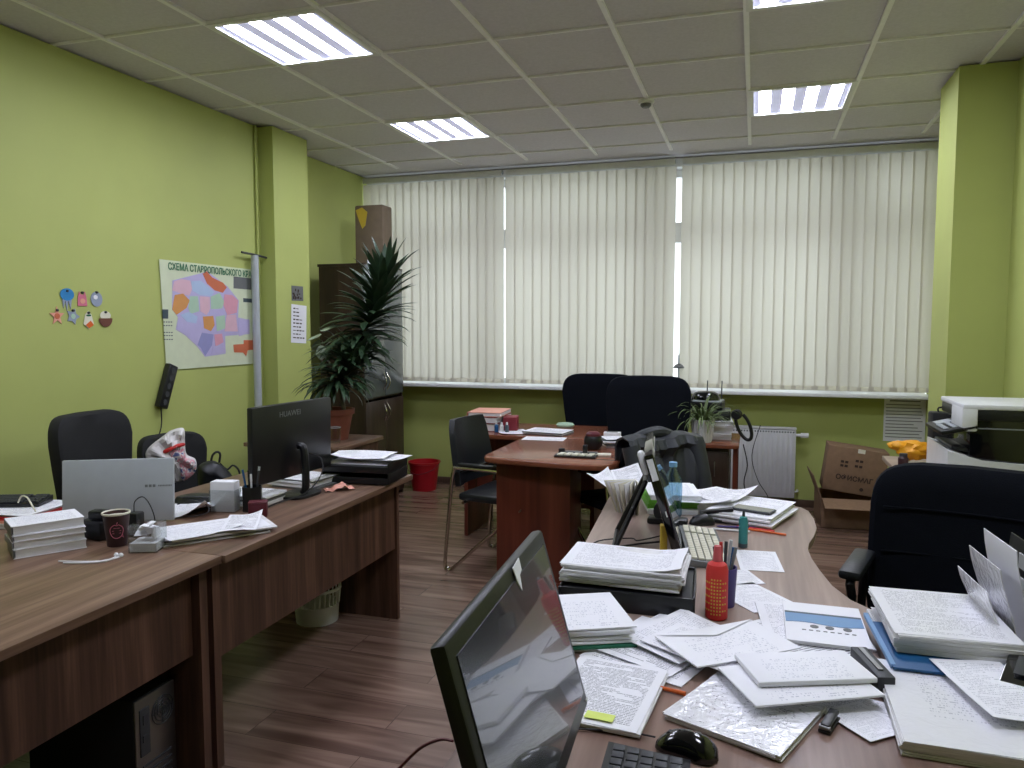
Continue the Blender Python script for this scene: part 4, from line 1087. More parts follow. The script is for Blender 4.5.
MB().box((0, 0, 0.028), (0.07, 0.05, 0.055), bev=0.004).o('body', 'maroon', t)
MB().box((0, 0, 0.058), (0.072, 0.052, 0.006), bev=0.002).o('lid', 'maroon', t)
sheet('crumpled white pages on the desk behind the spread of papers', -2.16, 2.50, DT + 0.001, 0.20, 0.22, 20, 'light', curl=0.035, corner=1)
t = thing('pouch', 'folded black leather pouch lying behind the card holder', 'pouch', (-2.22, 2.62, DT + 0.001), R(15))
MB().lathe([(0, 0), (0.08, 0.0), (0.095, 0.015), (0.08, 0.034), (0.04, 0.044), (0, 0.046)], seg=24, sx=1.1, sy=0.6).o('body', 'leather', t)
MB().tube([(-0.07, -0.03, 0.035), (0, -0.045, 0.042), (0.07, -0.03, 0.034)], 0.003, seg=6).o('zip', 'dgrey', t)
cable('thin black cable curled on the papers behind the acrylic box', [(-2.15, 2.42, 0.80), (-2.10, 2.44, 0.815), (-2.05, 2.46, 0.80), (-2.02, 2.44, 0.775), (-2.05, 2.40, 0.765), (-2.10, 2.39, 0.765)], 0.002)

# papers and cable under the wide dark monitor
pile('jumble of printed papers under the near half of the wide dark monitor', -2.03, 2.72, DT + 0.001, 0.22, 0.16, 0.045, 2, 5, 'print', seed=51, jit=0.012, colours=['edge', 'paper', 'ash', 'paper'])
pile('heap of grey and white papers between the wide dark monitor and the letter tray', -2.02, 3.12, DT + 0.001, 0.24, 0.20, 0.04, -6, 5, 'print', seed=52, jit=0.014, colours=['ash', 'paper', 'edge', 'paper'])
cable('black monitor cable sagging from the wide dark monitor to the desk', [(-1.92, 2.97, 0.93), (-1.86, 3.0, 0.90), (-1.84, 2.96, 0.83), (-1.86, 2.86, 0.77), (-1.90, 2.70, 0.757), (-1.88, 2.60, 0.757)], 0.003)
t = thing('banknote', 'crumpled pink and orange note on the far left desk edge', 'note', (-1.80, 3.05, DT + 0.001), R(40))
MB().grid(lambda u, v: ((u - 0.5) * 0.13, (v - 0.5) * 0.07, 0.004 + 0.028 * math.exp(-((u - 0.6) ** 2) * 18) * (0.6 + 0.4 * math.sin(v * 7)) + 0.004 * math.sin(u * 21)), 16, 8, 0.001).o('body', 'salmon', t)

# stacking letter tray with papers
t = thing('letter_tray', 'black two tier letter tray at the end of the far left desk', 'letter tray', (-1.80, 3.30, DT + 0.001), R(5))
for k in range(2):
    z = 0.008 + 0.052 * k
    MB().box((0, 0, z), (0.34, 0.25, 0.005)).o('shelf', 'black', t)
    for s in (-1, 1):
        MB().box((s * 0.168, 0, z + 0.024), (0.005, 0.25, 0.046), bev=0.001).o('side_wall', 'black', t)
    MB().box((0, 0.122, z + 0.024), (0.34, 0.005, 0.046)).o('rear_wall', 'black', t)
    MB().box((0, -0.122, z + 0.012), (0.34, 0.005, 0.030), bev=0.001).o('front_lip', 'black', t)
pile('papers inside the black letter tray', -1.80, 3.30, DT + 0.065, 0.32, 0.22, 0.030, 5, 2, 'paper', seed=61, jit=0.001, colours=['blackm', 'ash'])
sheet('white printed page on top of the letter tray', -1.82, 3.29, DT + 0.118, 0.31, 0.21, 8, 'light', curl=0.02, corner=0)
sheet('second white page hanging over the letter tray end', -1.75, 3.31, DT + 0.112, 0.30, 0.20, -4, 'light', curl=0.006, corner=1)

# shopping bag and handbag on the second chair
def blob(mb, c, r, seed, n=14, squash=(1, 1, 1), rough=0.12):
    rr = random.Random(seed)
    q = bmesh.ops.create_icosphere(mb.bm, subdivisions=3, radius=1.0)
    ks = [(Vector((rr.uniform(-1, 1), rr.uniform(-1, 1), rr.uniform(-1, 1))).normalized(), rr.uniform(-rough, rough * 1.2), rr.uniform(3, 8)) for _ in range(n)]
    for v in q['verts']:
        d = v.co.normalized(); s = 1 + sum(a * math.sin(f * d.dot(k) * 2) for k, a, f in ks) * 0.45
        v.co = Vector((c[0] + d.x * s * r * squash[0], c[1] + d.y * s * r * squash[1], c[2] + d.z * s * r * squash[2]))
    return mb


def pillow(mb, outline, depth, seed, crumple=0.01, div=4, squash_back=0.6, jag=0.0):
    """soft filled shape: an outline in the local XZ plane, inflated along Y and crumpled"""
    rr = random.Random(seed); P_ = []
    n = len(outline)
    for i in range(n):
        a, b, c, d = (Vector(outline[(i + q) % n] + (0,)) for q in (-1, 0, 1, 2))
        for k in range(div):
            t_ = k / div
            P_.append(0.5 * ((2 * b) + (-a + c) * t_ + (2 * a - 5 * b + 4 * c - d) * t_ * t_ + (-a + 3 * b - 3 * c + d) * t_ ** 3))
    cen = sum(P_, Vector()) / len(P_)
    ph = [(rr.uniform(30, 90), rr.uniform(30, 90), rr.uniform(0, 6)) for _ in range(4)]
    def off(x, z): return crumple * sum(math.sin(a * x + b * z + c) * (1 if q % 2 else -1) for q, (a, b, c) in enumerate(ph)) * 0.5
    rings = []
    rim = [mb.bm.verts.new((p.x, 0, p.y)) for p in P_]
    for sgn in (-1, 1):
        prev = rim
        for f in (0.93, 0.8, 0.62, 0.42, 0.2):
            q = [cen + (p - cen) * f for p in P_]
            dd = depth * math.sqrt(1 - f * f) * (1 if sgn < 0 else squash_back)
            cur = [mb.bm.verts.new((v.x, sgn * dd + off(v.x, v.y) * (1 - f ** 6) + rr.uniform(-jag, jag), v.y)) for v in q]
            for k in range(len(P_)):
                l = (k + 1) % len(P_); mb.bm.faces.new((prev[k], prev[l], cur[l], cur[k]))
            prev = cur
        mb.bm.faces.new(prev)
    return mb


PX = 0.1172 * 0.00487     # metres per unit of the traced outline at the second chair
def tr(pts, cx, cy): return [((x - cx) * PX, (cy - y) * PX) for x, y in pts]
t = thing('shopping_bag', 'crumpled white plastic shopping bag with red and blue print', 'shopping bag', (-2.765, 3.13, 0.0), R(38))
pillow(MB(), tr([(85, 340), (100, 250), (220, 150), (290, 100), (392, 88), (398, 210), (410, 320), (480, 370), (480, 470), (400, 540), (330, 565), (275, 560), (250, 480), (180, 400)], 340, 384), 0.050, 3, 0.012, 6, jag=0.0045).o('bag', 'bagwhite', t, (0, 0, 0.815), smooth=22)
part_label(pillow(MB(), tr([(228, 262), (330, 216), (396, 205), (398, 232), (335, 246), (245, 290)], 340, 384), 0.012, 4, 0.001, 3).o('printed_band', 'redp', t, (0, -0.050, 0.815)), 'red band')
part_label(pillow(MB(), tr([(270, 292), (340, 255), (392, 262), (408, 335), (478, 375), (478, 470), (400, 538), (365, 530), (350, 410), (300, 350)], 340, 384), 0.022, 5, 0.006, 5, jag=0.003).o('printed_panel', 'bagprint', t, (0, -0.040, 0.815), smooth=25), 'pink and blue print')
t = thing('handbag', 'black leather handbag with a raised handle on the second chair', 'handbag', (-2.68, 3.29, -0.055), R(36))
pillow(MB(), tr([(470, 420), (500, 370), (590, 345), (660, 380), (760, 490), (770, 620), (600, 640), (480, 600)], 610, 480), 0.065, 8, 0.008).o('body', 'leather', t, (0, 0, 0.778), smooth=70)
MB().tube([(x, 0, z) for x, z in tr([(585, 360), (600, 300), (635, 270), (665, 290), (655, 370)], 610, 480)], 0.006, seg=8, smooth=5).o('handle', 'leather', t, (0, 0, 0.778))
MB().tube([(x, 0.01, z) for x, z in tr([(660, 380), (720, 440), (770, 405), (815, 440), (835, 520)], 610, 480)], 0.005, seg=8, smooth=5).o('strap', 'leather', t, (0, 0, 0.778))

# ------------------------------------------------------------------ things on the walls
t = thing('wall_map', 'large paper map of a region on the left wall, titled in green', 'map', (XL + 0.004, 4.175, 1.565))
Lx = lambda y: 18 + (y - 22) * 0.149
Ty = lambda x: 22 + (x - 18) * 0.128
By = lambda x: 740 - (x - 125) * 0.1
def mp_(px, py):
    u = (px - Lx(py)) / (628 - Lx(py)); v = 1 - (py - Ty(px)) / (By(px) - Ty(px))
    return ((u - 0.5) * 0.92 + 0.02 * (1 - v) * (1 - u) * 3 * 0.5, (v - 0.5) * 0.655)
def mappoly(name, pts, m, z):
    mb = MB(); pp = [mp_(*p) for p in pts]
    mb.prism(pp, z, z + 0.0008)
    # local: x->world y, y->world z, z->world x
    return mb.o(name, m, t, rot=(R(90), 0, R(90)))
MB().grid(lambda u, v: ((u - 0.5) * 0.92 + 0.06 * (1 - v) * (1 - u) * 0.5, (v - 0.5) * 0.66, 0.004 + 0.004 * math.sin(u * 6) * math.sin(v * 5) * 0), 12, 10, 0.002).o('sheet', 'mapbg', t, rot=(R(90), 0, R(90)))
regs = [('base', 'lav', [(100, 160), (270, 110), (300, 100), (430, 200), (505, 290), (500, 400), (575, 415), (575, 505), (420, 520), (425, 635), (310, 655), (265, 590), (200, 520), (145, 480), (150, 400), (115, 350)]),
        ('pink_r', 'rose', [(110, 165), (150, 150), (200, 160), (215, 215), (200, 260), (150, 245), (105, 225)]),
        ('b', 'lblue', [(205, 165), (260, 160), (310, 200), (345, 235), (330, 262), (260, 255), (215, 225)]),
        ('o', 'rust', [(270, 115), (295, 100), (330, 140), (400, 175), (425, 205), (400, 240), (350, 225), (300, 180)]),
        ('oc', 'ochre', [(120, 255), (165, 245), (205, 290), (190, 340), (140, 385), (115, 350)]),
        ('g', 'mint', [(205, 262), (250, 262), (262, 360), (215, 378), (200, 340)]),
        ('pk', 'rose', [(260, 262), (320, 268), (325, 350), (305, 385), (268, 360)]),
        ('ma', 'mint', [(325, 265), (380, 240), (410, 300), (395, 345), (330, 345)]),
        ('lv', 'lav', [(320, 350), (410, 340), (425, 385), (370, 392), (322, 380)]),
        ('pk2', 'mappink', [(410, 250), (460, 255), (500, 290), (490, 370), (430, 385), (405, 320)]),
        ('bl2', 'lblue', [(160, 385), (205, 365), (255, 395), (250, 440), (200, 430)]),
        ('oc2', 'ochre', [(285, 395), (345, 390), (355, 450), (335, 490), (295, 470)]),
        ('gr2', 'mint', [(360, 395), (415, 385), (420, 470), (370, 490)]),
        ('pk3', 'rose', [(425, 385), (485, 380), (497, 490), (415, 490)]),
        ('lv2', 'lav', [(150, 440), (250, 445), (285, 475), (280, 520), (205, 515), (150, 480)]),
        ('lv3', 'lilac', [(285, 500), (350, 510), (345, 580), (310, 650), (285, 600), (265, 580)]),
        ('pk4', 'mappink', [(355, 510), (400, 505), (410, 560), (365, 590)]),
        ('lv4', 'lav', [(350, 590), (420, 570), (425, 630), (345, 640)]),
        ('lv5', 'lav', [(500, 420), (570, 410), (570, 500), (505, 520)]),
        ('or3', 'rust', [(470, 575), (535, 570), (535, 545), (602, 545), (602, 605), (560, 610), (550, 650), (530, 625), (475, 625)])]
for i, (n_, c_, p_) in enumerate(regs):
    part_label(mappoly('map_district', p_, c_, 0.0042 if i == 0 else 0.0047 + 0.00004 * i), {'rose': 'pink', 'lblue': 'pale blue', 'rust': 'brick orange', 'ochre': 'orange', 'mint': 'pale green', 'lav': 'lavender', 'mappink': 'strong pink', 'lilac': 'lilac'}[c_] + ' district')
for p_, c_ in (([(470, 135), (592, 150), (592, 222), (470, 212)], 'ash'), ([(535, 275), (595, 280), (595, 305), (535, 300)], 'dusk'), ([(65, 350), (95, 350), (100, 410), (72, 410)], 'dusk')):
    mappoly('inset_picture', p_, c_, 0.0046)
mb = MB()
for y0 in (432, 455, 500, 520, 545):
    for k in range(4):
        a_ = mp_(82 + (y0 - 430) * 0.12 + k * 12, y0); mb.box((a_[0], a_[1], 0.0050), (0.012, 0.006, 0.0006))
mb.o('fine_print', 'dusk', t, rot=(R(90), 0, R(90)))
text('title', 'СХЕМА СТАВРОПОЛЬСКОГО КРАЯ', 0.058, 'mapgreen', t, (0.0066, 0.022, 0.292), (R(90), 0, R(90)), sx=0.83, bold=0.0012)

t = thing('standing_pole', 'grey metal pole with a small crossbar standing against the left wall', 'pole', (-3.335, 4.575, 0))
MB().cyl((0, 0, 0.012), (0, 0, 1.99), 0.026, seg=18).o('tube', 'silver', t)
MB().tube([(0.0, -0.14, 2.0), (0.0, 0.0, 1.995), (0.0, 0.14, 1.985)], 0.008, seg=8).o('crossbar', 'dgrey', t)
MB().cyl((0, 0, 0), (0, 0, 0.014), 0.04, seg=20).o('foot', 'dgrey', t)
struct(MB().cyl((-3.368, 4.66, 1.9), (-3.368, 4.66, 2.9), 0.010, seg=10).o('trim_7', 'wall'))
t = thing('power_strip', 'black power strip hanging at a slant on the left wall', 'power strip', (-3.355, 3.72, 1.14), 0)
ps = MB().box((0, 0, 0), (0.04, 0.075, 0.27), bev=0.008).o('housing', 'black', t, rot=(R(-22) * 1, 0, 0))
for k in range(5): MB().cyl((0.0195, 0, 0.10 - 0.05 * k), (0.0225, 0, 0.10 - 0.05 * k), 0.017, seg=16).o('socket', 'dgrey', ps)
cable('black cord dropping from the power strip down the left wall', [(-3.355, 3.67, 1.015), (-3.35, 3.66, 0.90), (-3.35, 3.60, 0.78), (-3.35, 3.54, 0.60), (-3.34, 3.52, 0.3)], 0.004)
# notes on the left column
t = thing('wall_note', 'white handwritten list taped to the left column', 'note', (-3.2595, 4.985, 1.515), R(90))
MB().box((0, 0, 0), (0.20, 0.001, 0.285)).o('sheet', 'paper', t, rot=(0, R(3), 0))
mb = MB(); r = random.Random(4)
for i in range(9):
    x = -0.075
    for k in range(r.randint(2, 4)):
        w_ = r.uniform(0.022, 0.038); mb.box((x + w_ / 2, -0.0012, 0.112 - i * 0.027), (w_, 0.0006, r.uniform(0.005, 0.010))); x += w_ + 0.010
mb.o('handwriting', 'ink', t, rot=(0, R(3), 0))
t = thing('wall_photo', 'small dark photo pinned above the list on the left column', 'photo', (-3.2595, 4.975, 1.742), R(90))
MB().box((0, 0, 0), (0.15, 0.002, 0.11)).o('print', 'ash', t)
mb = MB(); r = random.Random(9)
for k in range(14): mb.box((r.uniform(-0.055, 0.055), -0.0014, r.uniform(-0.04, 0.04)), (r.uniform(0.010, 0.028), 0.0006, r.uniform(0.006, 0.02)))
part_label(mb.o('picture', 'ink', t), 'dark figures in the photo')
# poster on the window wall
t = thing('wall_poster', 'white printed notice on the wall under the right end of the window', 'notice', (1.15, YW - 0.004, 0.75), 0)
MB().box((0, 0, 0), (0.30, 0.002, 0.34)).o('sheet', 'paper', t)
mb = MB(); r = random.Random(5)
mb.box((0, -0.0015, 0.155), (0.22, 0.0006, 0.010))
for i in range(11): 
    w_ = r.uniform(0.20, 0.27); mb.box((-0.135 + w_ / 2, -0.0015, 0.125 - i * 0.026), (w_, 0.0006, 0.006))
mb.o('printed_lines', 'ash', t)


# small paper stickers on the left wall: x local->world y
def sticker(label, y, z, shapes, kind='sticker'):
    t = thing('wall_sticker', label, 'sticker', (XL + 0.003, y, z), 0, 'colourful paper stickers on the left wall')
    for i, (n_, m_, pts) in enumerate(shapes):
        MB().prism(pts, 0.0015 * i, 0.0015 * (i + 1.6)).o(n_, m_, t, rot=(R(90), 0, R(90)))
    MB().lathe([(0, 0.012), (0.006, 0.010), (0.007, 0.0), (0, 0)], seg=12).o('push_pin', 'dgrey', t, (0, 0, 0.030), rot=(0, R(90), 0))
def ell(cx, cz, a, b, n=16, a0=0, a1=360): return [(cx + a * math.cos(R(a0 + (a1 - a0) * i / n)), cz + b * math.sin(R(a0 + (a1 - a0) * i / n))) for i in range(n)]
sticker('blue jellyfish shaped sticker, top left of the group', 3.069, 1.650, [('tentacles', 'stgrey', [(-0.03, 0.0), (-0.025, -0.06), (-0.012, -0.02), (-0.004, -0.075), (0.006, -0.02), (0.02, -0.065), (0.028, 0.0)]), ('bell', 'stblue', ell(0, 0.012, 0.042, 0.032))])
sticker('small pink jar shaped sticker in the middle of the top row', 3.162, 1.645, [('body', 'pink', [(-0.03, -0.04), (0.03, -0.04), (0.026, 0.01), (0.018, 0.036), (0.010, 0.02), (-0.010, 0.02), (-0.018, 0.036), (-0.026, 0.01)]), ('belly', 'salmon', ell(0, -0.015, 0.016, 0.014))])
sticker('grey white round bird shaped sticker, top right of the group', 3.254, 1.650, [('body', 'stgrey', ell(0, -0.006, 0.038, 0.04)), ('face', 'paper', ell(-0.008, 0.004, 0.014, 0.012))])
sticker('orange star shaped sticker, bottom left of the group', 3.005, 1.550, [('body', 'salmon', [(0.045 * math.cos(R(90 + 36 * k)) * (1 if k % 2 == 0 else 0.42) , 0.05 * math.sin(R(90 + 36 * k)) * (1 if k % 2 == 0 else 0.42)) for k in range(10)]), ('center', 'rust', ell(0, 0, 0.015, 0.015))])
sticker('pale star shaped sticker with green tips in the bottom row', 3.100, 1.550, [('body', 'stgrey', [(0.042 * math.cos(R(70 + 36 * k)) * (1 if k % 2 == 0 else 0.55), 0.045 * math.sin(R(70 + 36 * k)) * (1 if k % 2 == 0 else 0.55)) for k in range(10)]), ('center', 'mint', ell(0.0, 0, 0.014, 0.014))])
sticker('orange and yellow bird shaped sticker in the bottom row', 3.196, 1.540, [('body', 'cream', [(-0.032, -0.03), (0, -0.055), (0.034, -0.032), (0.02, 0.02), (0, 0.04), (-0.02, 0.02)]), ('wing', 'orange', [(-0.02, -0.035), (0.0, -0.052), (0.032, -0.034), (0.012, -0.012)]), ('beak', 'mapgreen', ell(0, 0.016, 0.015, 0.005))])
sticker('brown fruit bowl shaped sticker, bottom right of the group', 3.308, 1.545, [('fruit', 'cream', ell(0, 0.012, 0.036, 0.024)), ('bowl', 'brown', ell(0, -0.004, 0.045, 0.045, 16, 180, 360) + [(0.045, -0.002)])])

# ------------------------------------------------------------------ cabinet, plant, bucket by the window
t = thing('tall_cabinet', 'tall dark cabinet with smoked glass doors in the far left corner', 'cabinet', (-3.205, 5.86, 0))
cw, cdp, ch = 0.70, 0.40, 2.0
MB().box((0, -cw / 2 + 0.009, ch / 2), (cdp, 0.018, ch)).box((0, cw / 2 - 0.009, ch / 2), (cdp, 0.018, ch)).o('side_panel', 'cab', t)
MB().box((0, 0, ch - 0.009), (cdp + 0.02, cw + 0.01, 0.022)).o('top_board', 'cab', t)
MB().box((-cdp / 2 + 0.005, 0, ch / 2), (0.01, cw - 0.03, ch - 0.03)).o('back_board', 'cab', t)
for z in (0.06, 0.46, 0.90, 1.28, 1.65): MB().box((0, 0, z), (cdp - 0.03, cw - 0.04, 0.018)).o('shelf', 'cab', t)
for s in (-1, 1):
    d = MB().box((cdp / 2 + 0.004, s * cw / 4, 1.45), (0.014, cw / 2 - 0.006, 1.08), bev=0.002).o('door', 'glassdoor', t)
    MB().tube([(cdp / 2 + 0.01, s * 0.03, 0.96), (cdp / 2 + 0.035, s * 0.035, 1.01), (cdp / 2 + 0.035, s * 0.035, 1.05), (cdp / 2 + 0.01, s * 0.03, 1.10)], 0.005, seg=8).o('handle', 'chrome', d)
    d = MB().box((cdp / 2 + 0.004, s * cw / 4, 0.455), (0.014, cw / 2 - 0.006, 0.84), bev=0.002).o('door', 'cab', t)
    MB().tube([(cdp / 2 + 0.01, s * 0.03, 0.70), (cdp / 2 + 0.035, s * 0.035, 0.75), (cdp / 2 + 0.035, s * 0.035, 0.79), (cdp / 2 + 0.01, s * 0.03, 0.84)], 0.005, seg=8).o('handle', 'chrome', d)
t = thing('storage_box', 'brown box with a yellow sticker on top of the tall cabinet', 'box', (-3.175, 6.03, ch + 0.003))
MB().box((0, 0, 0.265), (0.27, 0.18, 0.53), bev=0.015).o('body', 'greycard', t)
part_label(MB().prism([(-0.12, 0.49), (-0.06, 0.51), (-0.01, 0.47), (-0.03, 0.36), (-0.06, 0.33), (-0.09, 0.40)], -0.0935, -0.0905, 'XZ').o('sticker', 'yellow', t), 'yellow leaf shaped sticker')

t = thing('plant_table', 'low brown side table under the potted plant by the left column', 'table', (-2.78, 4.42, 0))
MB().box((0, 0, 0.735), (0.72, 0.56, 0.026), bev=0.003).o('tabletop', 'wood_l', t)
for sx in (-1, 1): MB().box((sx * 0.32, 0, 0.362), (0.024, 0.50, 0.724)).o('side_panel', 'wood_lv', t)
MB().box((0, 0.1, 0.5), (0.62, 0.016, 0.4)).o('rear_panel', 'wood_lv', t)
t = thing('drinking_glass', 'clear drinking glass on the low table next to the plant pot', 'glass', (-2.56, 4.30, 0.749))
MB().lathe([(0, 0.006), (0.030, 0.006), (0.030, 0), (0.033, 0), (0.036, 0.10), (0.034, 0.10), (0.030, 0.008)], seg=24).o('body', 'clear', t)
MB().lathe([(0.0345, 0.098), (0.0365, 0.099), (0.0365, 0.102), (0.0345, 0.102), (0.0345, 0.098)], seg=24).o('rim', 'silver', t)


def leaf_strip(mb, base, az, elev, L, w, droop, n=7, twist=0.0):
    """strap leaf with a folded midrib; arches under droop"""
    p = Vector(base); e = elev; prev = None
    side = Vector((-math.sin(az), math.cos(az), 0))
    for i in range(n + 1):
        f = i / n
        ww = w * (math.sin(PI * min(1, f * 0.85 + 0.12)) ** 0.7) * (1 if f < 0.99 else 0.02)
        d = Vector((math.cos(az) * math.cos(e), math.sin(az) * math.cos(e), math.sin(e)))
        nrm = side.cross(d)
        a = mb.bm.verts.new(p + side * ww / 2 + nrm * ww * 0.15)
        b = mb.bm.verts.new(p)
        c = mb.bm.verts.new(p - side * ww / 2 + nrm * ww * 0.15)
        if prev:
            mb.bm.faces.new((prev[0], a, b, prev[1])); mb.bm.faces.new((prev[1], b, c, prev[2]))
        prev = (a, b, c)
        p = p + d * (L / n); e -= droop / n * (0.4 + 1.2 * f)


t = thing('potted_dracaena', 'tall leafy plant with long drooping dark leaves in a terracotta pot', 'plant', (-2.65, 4.45, 0.749))
pot = MB().lathe([(0, 0), (0.085, 0), (0.118, 0.17), (0.130, 0.17), (0.132, 0.205), (0.118, 0.205), (0.112, 0.175), (0, 0.172)], seg=30).o('pot', 'terra', t)
MB().lathe([(0, 0.185), (0.06, 0.184), (0.114, 0.178)], seg=24).o('soil', 'soil', t)
cr = [((0.06, 0.02, 0.18), (0.03, 0.05, 0.40), (0.14, 0.10, 0.66), (0.33, 0.13, 0.98)), ((-0.03, -0.02, 0.18), (-0.02, 0.0, 0.35), (0.20, -0.02, 0.50))]
for c_ in cr: MB().tube(c_, 0.014, seg=9, smooth=5).o('cane', 'trunk', t)
r = random.Random(11)
mb = MB()
for k in range(165):
    f = k / 165
    b = Vector(cr[0][2]).lerp(Vector(cr[0][3]), -0.25 + 1.25 * f) + Vector((0, 0, 0.03 * f))
    az = k * 2.399; el = R(-5 + 85 * f ** 1.6 + r.uniform(-10, 10))
    leaf_strip(mb, b, az, el, r.uniform(0.26, 0.38), r.uniform(0.042, 0.056), R(r.uniform(40, 95)) * (1 - 0.45 * f))
mb.o('upper_leaves', 'leaf', t, smooth=60)
mb = MB()
for k in range(130):
    f = k / 130
    b = Vector(cr[1][1]).lerp(Vector(cr[1][2]), f)
    az = k * 2.399 + 0.5; el = R(5 + 70 * f ** 1.5 + r.uniform(-10, 10))
    leaf_strip(mb, b, az, el, r.uniform(0.24, 0.35), r.uniform(0.028, 0.040), R(r.uniform(70, 125)) * (1 - 0.3 * f))
mb.o('lower_leaves', 'leaf', t, smooth=60)
MB().tube([(-0.05, 0.05, 0.18), (-0.10, 0.08, 0.45), (-0.13, 0.05, 0.68)], 0.006, seg=6).o('stem', 'trunk', t)
mb = MB()
for (x, y, z, az, el) in ((-0.13, 0.04, 0.66, 2.6, -0.6), (-0.12, 0.04, 0.70, 4.0, -0.3), (-0.12, 0.05, 0.62, 5.2, -0.9), (-0.13, 0.05, 0.72, 1.0, 0.4), (-0.12, 0.05, 0.58, 0.4, -0.8)):
    leaf_strip(mb, (x, y, z), az, el, 0.11, 0.075, R(30))
part_label(mb.o('pale_leaves', 'paleleaf', t, smooth=60), 'broad pale grey green leaves')

t = thing('bucket', 'red plastic bucket on the floor below the window', 'bucket', (-2.87, 6.37, 0))
MB().lathe([(0, 0.006), (0.105, 0.006), (0.108, 0.0), (0.140, 0.245), (0.150, 0.248), (0.150, 0.262), (0.138, 0.262), (0.104, 0.012), (0, 0.012)], seg=32).o('pail', 'red', t)
MB().tube([(0.147, 0.0, 0.245), (0.12, -0.10, 0.20), (0.0, -0.155, 0.165), (-0.12, -0.10, 0.20), (-0.147, 0, 0.245)], 0.004, seg=8, smooth=5).o('handle', 'darkred', t)

# ------------------------------------------------------------------ radiator
t = thing('radiator', 'white panel radiator under the right part of the window', 'radiator', (0.075, 6.60, 0.09))
MB().box((0, 0, 0.28), (0.53, 0.05, 0.56), bev=0.006).o('panel', 'radiator', t)
mb = MB()
for k in range(13): mb.box((-0.235 + 0.039 * k, -0.028, 0.28), (0.022, 0.010, 0.50), bev=0.004)
mb.o('ribs', 'radiator', t)
mb = MB(); mb.box((0, 0.01, 0.573), (0.535, 0.075, 0.016), bev=0.003)
mb.o('top_grille', 'radiator', t)
mb = MB()
for k in range(24): mb.box((-0.245 + 0.0213 * k, -0.0262, 0.545), (0.010, 0.002, 0.012))
mb.o('vent_slots', 'dgrey', t)
MB().cyl((0.265, 0, 0.52), (0.30, 0, 0.52), 0.012, seg=12).cyl((0.30, 0, 0.52), (0.36, 0, 0.52), 0.022, 0.020, seg=16).o('valve', 'white', t)
MB().tube([(0.29, 0.0, 0.52), (0.29, 0.05, 0.52), (0.29, 0.085, 0.50)], 0.008, seg=8).tube([(0.265, 0.0, 0.05), (0.29, 0.03, 0.05), (0.29, 0.085, 0.05)], 0.008, seg=8).o('pipe', 'white', t)
for sx in (-1, 1): MB().box((sx * 0.2, 0.05, 0.3), (0.03, 0.07, 0.4)).o('wall_bracket', 'white', t)
cable('black cable hanging beside the side cabinet in front of the radiator', [(-0.06, 5.62, 0.66), (-0.03, 5.70, 0.50), (-0.05, 5.75, 0.35), (0.0, 5.80, 0.15), (-0.02, 5.9, 0.02)], 0.004)
cable('second thin cable hanging across the radiator', [(0.06, 6.45, 0.70), (0.0, 6.46, 0.45), (0.05, 6.46, 0.25), (0.13, 6.46, 0.12), (0.14, 6.46, 0.02)], 0.003)

# ------------------------------------------------------------------ side cabinet things
ST = 0.690
pile('thick ream of white papers under the black telephone base', -0.275, 5.76, ST, 0.26, 0.34, 0.13, 4, 6, 'light', seed=71, jit=0.012, colours=['paper', 'edge'])
t = thing('router_box', 'flat black device between the papers and the telephone', 'device', (-0.315, 5.76, ST + 0.134), R(2))
MB().box((0, 0, 0.035), (0.32, 0.26, 0.068), bev=0.008).o('body', 'black', t)
MB().box((0, -0.131, 0.04), (0.30, 0.002, 0.012)).o('front_slot', 'dgrey', t)
t = thing('telephone', 'black telephone device with two short antennas by the window', 'telephone', (-0.335, 5.78, ST + 0.204), R(-4))
MB().box((0, 0, 0.03), (0.26, 0.20, 0.058), bev=0.008).o('base', 'black', t)
MB().prism([(-0.08, 0.055), (0.12, 0.055), (0.12, 0.062), (-0.08, 0.066)], -0.10, 0.10, 'XZ').o('silver_band', 'silver', t)
MB().lathe([(0.10, 0.062), (0.098, 0.085), (0.082, 0.112), (0.055, 0.126), (0, 0.130)], seg=26, sx=1.05, sy=0.8).o('domed_top', 'glossblack', t)
for x in (0.0, 0.105): MB().cyl((x, 0.08, 0.06), (x, 0.09, 0.20), 0.005, 0.004, seg=8).o('antenna', 'dgrey', t)
t = thing('headphones', 'black headphones hanging over the paper ream on the side cabinet', 'headphones', (-0.06, 5.55, 0.86), R(-10))
MB().tube([(0.0 + 0.045 * math.cos(a) - 0.35 * 0.095 * math.sin(a), 0, -0.06 + 0.095 * math.sin(a)) for a in [R(130 + 29 * k) for k in range(11)]], 0.012, seg=10, smooth=3).o('headband', 'black', t)
for s_ in (-1, 1): MB().lathe([(0, -0.014), (0.03, -0.014), (0.036, 0), (0.03, 0.014), (0, 0.014)], seg=22).o('ear_cup', 'black', t, (-0.05, s_ * 0.022, 0.02), rot=(R(90), 0, 0))
t = thing('spider_plant', 'small spider plant with thin arching leaves in a ribbed white pot', 'plant', (-0.335, 5.475, ST))
mb = MB()
n = 40
rings = []
for r_, z in ((0.0, 0.0), (0.060, 0.0), (0.075, 0.14), (0.080, 0.15), (0.072, 0.15), (0.066, 0.125), (0.0, 0.12)):
    pass
mb.lathe([(0, 0), (0.062, 0), (0.079, 0.145), (0.083, 0.148), (0.083, 0.158), (0.075, 0.158), (0.070, 0.13), (0, 0.128)], seg=32)
pt = mb.o('pot', 'white', t)
mb = MB()
for k in range(22):
    a = 2 * PI * k / 22
    mb.tube([(0.0625 * math.cos(a), 0.0625 * math.sin(a), 0.008), (0.079 * math.cos(a), 0.079 * math.sin(a), 0.142)], 0.0035, seg=6, smooth=1)
mb.o('pot_ribs', 'white', t)
mb = MB(); r = random.Random(3)
